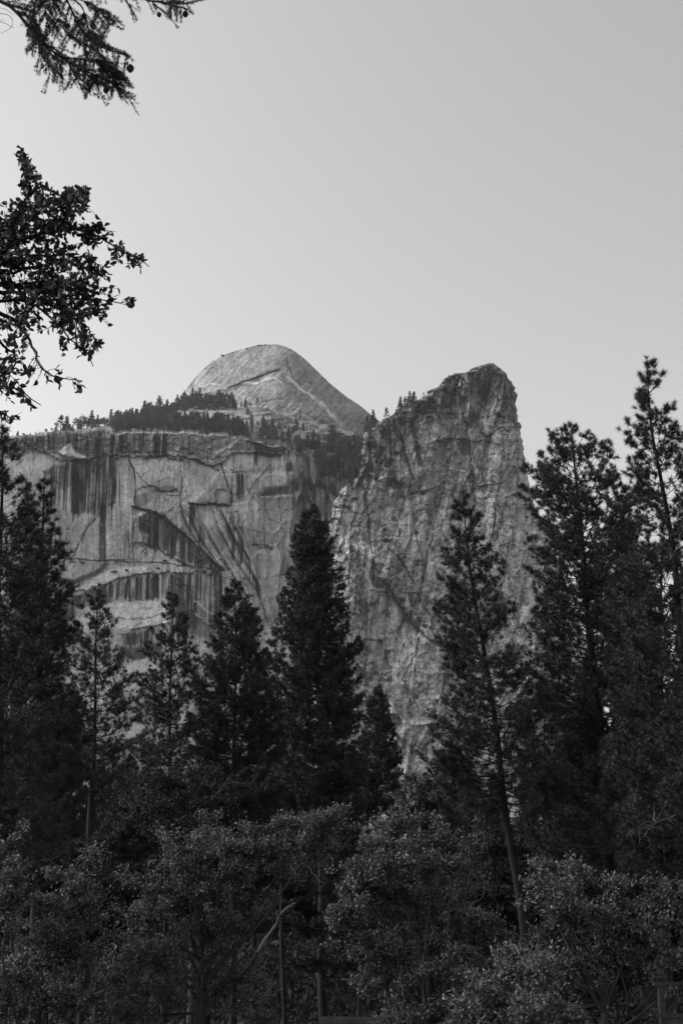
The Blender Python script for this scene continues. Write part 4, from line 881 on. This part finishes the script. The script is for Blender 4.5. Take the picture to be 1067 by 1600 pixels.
for x in (-.30, .30): mesh('post', *box(x - .045, x + .045, -.045, .045, -.1, 1.84), M_POST, Rb)
mesh('rail', *box(-.40, .40, -.07, -.048, 1.36, 1.43), M_POST, Rb); mesh('rail', *box(-.42, .42, -.06, .06, 1.843, 1.90), M_POST, Rb)
mesh('panel', *box(-.26, .26, -.02, .02, .85, 1.34), M_PLANK, Rb)

# ------------------------------------------------------------------ leafy boughs close to the camera, upper left
def to_px(P):
    P = np.atleast_2d(P); x, y, z = P[:, 0], P[:, 1], P[:, 2] - 1.6
    d = y * CP + z * SP; return 533.5 + FPX * x / d, 800 - FPX * (z * CP - y * SP) / d
gb = np.random.default_rng(21)
YB = 9.0
Rl = empty('leafy_tree', (-3.6, YB, 0)); tag(Rl, 'close broad-leaved tree hanging its leafy boughs in from the left edge', 'tree'); OB = np.array([-3.6, YB, 0.])
V, F = tubes([(spline([[0, 0, -.2], [.05, 0, 2], [.12, .05, 4], [.1, .1, 6], [0, 0, 8]], 14), np.linspace(.2, .06, 14))], 10); tr_ = mesh('trunk', V, F, M_BARK, Rl, smooth=True)
boughs = [[(-290, 640), (-60, 430), (20, 352), (52, 300), (36, 236)], [(-290, 640), (-60, 430), (40, 372), (110, 345), (180, 385), (236, 417)], [(-60, 430), (60, 420), (140, 470), (207, 474)],
          [(-60, 430), (30, 452), (95, 510), (150, 572)], [(-290, 640), (-60, 470), (30, 500), (52, 545), (62, 575), (98, 600), (128, 596)], [(-290, 640), (-60, 540), (-5, 590), (30, 612), (66, 634)],
          [(-60, 430), (10, 345), (80, 312), (140, 306)], [(-290, 640), (-60, 610), (-10, 640), (26, 658)], [(-60, 430), (40, 400), (130, 400), (165, 425)], [(-60, 470), (20, 470), (90, 470), (150, 525), (158, 545)],
          [(-60, 430), (20, 380), (60, 330), (100, 320), (128, 300)], [(-60, 500), (10, 540), (30, 560), (10, 600)], [(-60, 450), (60, 440), (110, 450), (120, 500), (120, 545)]]
OUT = [(-90, 320), (0, 312), (28, 300), (34, 268), (22, 240), (30, 224), (48, 240), (56, 262), (78, 262), (74, 285), (110, 288), (146, 292), (140, 315), (160, 345), (196, 372), (226, 398), (246, 420), (228, 430), (200, 425), (186, 448), (216, 468), (210, 484),
       (182, 476), (168, 500), (188, 512), (165, 522), (160, 548), (166, 578), (150, 590), (140, 570), (128, 580), (136, 604), (120, 624), (96, 614), (80, 596), (70, 612), (78, 640), (60, 644), (36, 640), (34, 664), (0, 668), (-90, 690)]
HOLES = [[(40, 520), (82, 528), (86, 585), (55, 585), (42, 560)], [(22, 420), (45, 430), (42, 445), (20, 440)], [(60, 600), (100, 630), (60, 640), (40, 610)], [(-5, 465), (20, 470), (15, 500), (-5, 500)], [(96, 570), (124, 560), (128, 590), (104, 594)]]
TW, LP, LD = [], [], []
for bi, b in enumerate(boughs):
    W_ = np.array([at(x, y, YB + (0 if i < 2 else gb.normal() * .25)) for i, (x, y) in enumerate(b)]) - OB
    if b[0][0] < -200: W_[0] = [.12, .05, 4.4 + .12 * bi]
    S = spline(W_, 26); S += gb.normal(size=S.shape) * .008
    V, F = tubes([(S, np.linspace(.032 if b[0][0] < -200 else .016, .003, 26))], 5); mesh('bough', V, F, M_BARK, tr_, smooth=True)
    tot = np.linalg.norm(np.diff(S, axis=0), axis=1).sum()
    for k in range(int(tot * 46)):
        t_ = gb.uniform(.12, 1.0) * 25; i = min(int(t_), 24); p = S[i] + (S[i + 1] - S[i]) * (t_ - i); T = norm(S[i + 1] - S[i])
        d = norm(T + gb.normal(size=3) * .8 + [0, 0, -.15]); L = gb.uniform(.08, .34) * (1 if t_ < 20 else .5)
        q = spline(np.stack([p, p + d * L * .5 + gb.normal(size=3) * .015, p + d * L + [0, 0, -.02]]), 7)
        uu, vv = to_px(q[-1:] + OB)
        if not inpoly(uu, vv, OUT)[0]: continue
        if gb.random() < .5 * smooth01((vv[0] - 470) / 60): continue
        if any(inpoly(uu, vv, h_)[0] for h_ in HOLES): continue
        TW.append((q, np.linspace(.0032, .0015, 7)))
        nl = int(L / .028) + 2; ti = gb.uniform(.15, 1, nl) * 5.99; ii = ti.astype(int); bp = q[ii] + (q[np.minimum(ii + 1, 6)] - q[ii]) * (ti - ii)[:, None]
        LP.append(bp); LD.append(norm(d * .7 + gb.normal(size=(nl, 3)) * .65 + [0, 0, -.15]))
LP = np.concatenate(LP); LD = np.concatenate(LD); uu, vv = to_px(LP + LD * .03 + OB)
ok = inpoly(uu, vv, OUT) | (uu < -60)
for h_ in HOLES: ok &= ~(inpoly(uu, vv, h_) & (gb.random(len(uu)) < .85))
V, F = leaves(LP[ok], LD[ok], gb, .052, .028); mesh('foliage', V, F, M_BROAD, Rl)
V, F = tubes(TW, 3); mesh('twigs', V, F, M_BARK, tr_)

# fir bough with cones, top left
YF = 9.5; gf = np.random.default_rng(33)
Rf = empty('fir_tree', (-4.2, YF, 0)); OF = np.array([-4.2, YF, 0.]); tag(Rf, 'close fir dangling needled sprays and small cones in from the top left corner', 'tree')
V, F = tubes([(spline([[0, 0, -.2], [.03, 0, 4], [0, .05, 9], [0, 0, 13]], 14), np.linspace(.24, .07, 14))], 10); trf = mesh('trunk', V, F, M_BARK, Rf, smooth=True)
fb = [([(-200, -60), (18, 2), (42, 40), (62, 66), (108, 100), (160, 122), (196, 140), (217, 180)], 9.6), ([(-200, -160), (90, -60), (190, -8), (250, 6), (300, 8), (328, -4)], 10.2),
      ([(-200, -160), (60, -60), (105, -10), (118, 30), (132, 68), (170, 78), (205, 88)], 10.1), ([(60, 64), (75, 90), (78, 118), (70, 146)], None), ([(70, 72), (95, 100), (100, 145)], None),
      ([(108, 100), (122, 125), (136, 156)], None), ([(125, 106), (150, 130), (166, 165)], None), ([(40, 38), (60, 50), (62, 85), (58, 112)], None), ([(105, -10), (150, 10), (175, 40), (195, 46)], None), ([(60, -60), (60, -10), (50, 30), (42, 56)], None),
      ([(190, -8), (205, 12), (215, 32)], None), ([(240, 6), (262, 22), (279, 44)], None), ([(255, 6), (285, 12), (303, 22)], None), ([(90, -60), (80, -10), (90, 30), (110, 60)], None), ([(105, -10), (130, 10), (140, 50), (160, 70)], None), ([(60, -60), (80, -30), (70, 20), (80, 50)], None), ([(132, 68), (165, 90), (178, 120), (182, 140)], None), ([(90, 88), (120, 92), (150, 96), (190, 112)], None)]
OUTF = [(28, -60), (30, 40), (44, 62), (38, 84), (50, 92), (52, 116), (64, 124), (64, 148), (86, 142), (104, 150), (122, 140), (132, 158), (150, 148), (166, 168), (178, 150), (196, 160), (218, 184), (216, 150), (204, 124), (200, 108), (212, 96), (206, 82), (180, 74), (162, 72), (170, 52),
        (198, 44), (186, 28), (172, 12), (196, 4), (210, 36), (224, 34), (232, 20), (262, 30), (276, 46), (286, 32), (304, 26), (306, 12), (332, 2), (332, -60)]
FL, NP, ND = [], [], []
def needle_line(S):
    tot = np.linalg.norm(np.diff(S, axis=0), axis=1).sum(); n = max(4, int(tot / .009)); t_ = gf.uniform(0, len(S) - 1.001, n); i = t_.astype(int)
    p = S[i] + (S[i + 1] - S[i]) * (t_ - i)[:, None]; NP.append(p); ND.append(norm(S[i + 1] - S[i]))
for b, zt_ in fb:
    W_ = np.array([at(x, y, YF + (0 if zt_ and i < 1 else gf.normal() * .12)) for i, (x, y) in enumerate(b)]) - OF
    if zt_: W_[0] = [.05, 0, zt_]
    S = spline(W_, 24); V, F = tubes([(S, np.linspace(.022 if zt_ else .006, .002, 24))], 5); mesh('bough', V, F, M_BARK, trf, smooth=True)
    needle_line(S[6:] if zt_ else S)
    tot = np.linalg.norm(np.diff(S, axis=0), axis=1).sum()
    for k in range(int(tot * 62)):
        t_ = gf.uniform(.2, 1.0) * 23; i = min(int(t_), 22); p = S[i] + (S[i + 1] - S[i]) * (t_ - i); T = norm(S[i + 1] - S[i])
        d = norm(T * .8 + np.cross(T, [0, 1, 0]) * gf.choice([-1, 1]) * .8 + [0, gf.normal() * .3, -.35]); L = gf.uniform(.08, .26)
        q = spline(np.stack([p, p + d * L * .5, p + d * L + [0, 0, -.03]]), 6); uu, vv = to_px(q[-1:] + OF)
        if vv[0] > -40 and not inpoly(uu, vv, OUTF)[0]: continue
        FL.append((q, np.linspace(.0022, .0012, 6))); needle_line(q)
V, F = tubes(FL, 3); mesh('twigs', V, F, M_BARK, trf)
P = np.concatenate(NP); D = np.concatenate(ND)
V, F = needles(P, D, gf, 6, .026, .0032, .2, 40, 80); mesh('needles', V, F, M_FIR, Rf)
for x, y, s_ in ((204, 107, 1.1), (182, 118, .9), (166, 141, .85), (290, 22, .9), (249, 23, .7), (136, 84, .8)):
    c = at(x, y, YF - .05) - OF; n_ = 9; m_ = 12; VV = []
    for i in range(n_ + 1):
        f = i / n_; rr = .024 * s_ * math.sin(pi * min(1, f * .93 + .07)) ** .7 * (1 + .16 * (-1) ** i)
        for j in range(m_): a_ = 2 * pi * (j + .5 * (i % 2)) / m_; q_ = rr * (1 + .14 * (-1) ** j); VV.append((c[0] + q_ * cos(a_), c[1] + q_ * sin(a_), c[2] + .033 * s_ - f * .07 * s_))
    FF = [(i * m_ + j, i * m_ + (j + 1) % m_, (i + 1) * m_ + (j + 1) % m_, (i + 1) * m_ + j) for i in range(n_) for j in range(m_)]
    mesh('cone', VV, np.array(FF), M_CONE, trf)
tl = []
for b in ([(-60, 5), (-5, 22), (14, 20), (24, 34), (18, 46), (2, 52)], [(-60, -10), (-10, 12), (8, 12), (22, 24)], [(-50, 20), (0, 34), (14, 38), (22, 44)], [(-40, 30), (-4, 36), (6, 30)]):
    S = spline(np.array([at(x, y, YF) for x, y in b]) - OF, 16); tl.append((S, np.linspace(.004, .0015, 16)))
V, F = tubes(tl, 4); tag(mesh('bare_twigs', V, F, M_BARK, trf), 'thin bare curling twigs')

# ------------------------------------------------------------------ thin haze in the valley air
V, F = box(-2200, 2200, -350, 3800, -1.5, 1500)
hz = mesh('haze', V, F, None or bpy.data.materials.new('haze')); hm = hz.data.materials[0]; hm.use_nodes = True; hm.node_tree.nodes.clear()
pv = hm.node_tree.nodes.new('ShaderNodeVolumePrincipled'); mo = hm.node_tree.nodes.new('ShaderNodeOutputMaterial'); hm.node_tree.links.new(pv.outputs[0], mo.inputs['Volume'])
pv.inputs['Color'].default_value = (.9, .9, .9, 1); pv.inputs['Density'].default_value = 2.8e-5; pv.inputs['Anisotropy'].default_value = 0.2
tag(hz, 'faint haze filling the valley', kind='stuff')

# ------------------------------------------------------------------ labels of the repeats: where each group of look-alikes stands
def where(px_, names):
    for lim, nm in names:
        if px_ < lim: return nm
    return names[-1][1]
FARX = [(90, 'behind the two close leaders at the left'), (200, 'behind the bare-trunked pine'), (320, 'behind the pointed pine'), (420, 'behind the broad-topped conifer'), (540, 'behind the tall central conifer'),
        (640, 'behind the small narrow conifer'), (760, 'behind the pale leafy tree'), (850, 'behind the leaning pine'), (960, 'behind the massive round-topped pine'), (9999, 'behind the tallest right-hand pine')]
cnt = {}
for o in list(COL.objects):
    if o.parent is not None or o.get('label') is None: continue
    x = float(to_px(np.array(o.location)[None] + [[0, 0, 1e-3]])[0][0]); lb = o['label']; sz = o.scale[2]
    if o.get('group') == 'conifers of the far wood':
        d = 'farthest' if o.location[1] > 195 else ('middle-distance' if o.location[1] > 138 else 'nearer'); o['label'] = d + ' dim conifer of the far wood, ' + where(x, FARX)
    elif 'dense band just behind' in lb:
        o['label'] = ('taller' if sz > 16 else 'shorter') + ' conifer in the dense rim band, ' + where(x, [(215, 'at its left end'), (250, 'above the crack at its left'), (285, 'left of the pale slab'), (320, 'under the left half of the pale slab'), (352, 'under the middle of the pale slab'), (999, 'at its right end')])
    elif 'dense stand left' in lb or 'loose row along' in lb:
        o['label'] = ('tall' if sz > 17 else 'short') + (' conifer on the skyline stand left of the dome, ' if 'dense' in lb else ' conifer in the loose skyline row, ') + where(x, [(110, 'near its left end'), (140, 'in its middle'), (176, 'at its right end'), (215, 'left part'), (255, 'middle part'), (999, 'right part')])
    elif 'upper row' in lb: o['label'] = ('taller' if sz > 19 else 'shorter') + ' conifer in the upper row at the dome foot, ' + where(x, [(305, 'left end'), (325, 'left of middle'), (345, 'right of middle'), (999, 'right end')])
    elif 'head of the gully' in lb:
        o['label'] = ('tall' if sz > 17 else 'small') + ' dark conifer at the gully head, ' + where(x, [(440, 'left of the slabs'), (480, 'above the dark overhang'), (520, 'in the middle'), (548, 'left of the tallest one'), (999, 'beside the buttress')])
    elif 'walls of the gully' in lb or 'walls of the shaded' in lb:
        o['label'] = 'dark tree on the ' + ('upper' if to_px(np.array(o.location)[None])[1][0] < 735 else 'lower') + ' gully wall, ' + where(x, [(480, 'left side'), (520, 'in the middle'), (999, 'right side by the buttress')])
    elif 'scattered over' in lb:
        o['label'] = ('taller' if sz > 12 else 'small') + ' conifer scattered on the slabs below the dome, ' + where(x, [(430, 'far left'), (470, 'left of middle'), (510, 'middle'), (545, 'right of middle'), (999, 'far right')])
    elif 'small tree among broken rock' in lb:
        yy = to_px(np.array(o.location)[None])[1][0]; o['label'] = 'small tree in the broken rock left of the buttress, ' + where(yy, [(705, 'uppermost rocks'), (725, 'upper rocks'), (745, 'lower rocks'), (9999, 'lowest rocks')]) + (', gully side' if x < 580 else ', buttress side')
    elif 'crack of the buttress' in lb:
        yy = to_px(np.array(o.location)[None])[1][0]
        o['label'] = 'dark shrub on the buttress face, ' + where(yy, [(640, 'just under the summit crest'), (700, 'below the upper crest'), (760, 'beside the gully'), (850, 'in the left-hand cracks'), (930, 'above the long diagonal crack'), (9999, 'along the long diagonal crack')]) + (', left part' if x < 610 else ', right part')
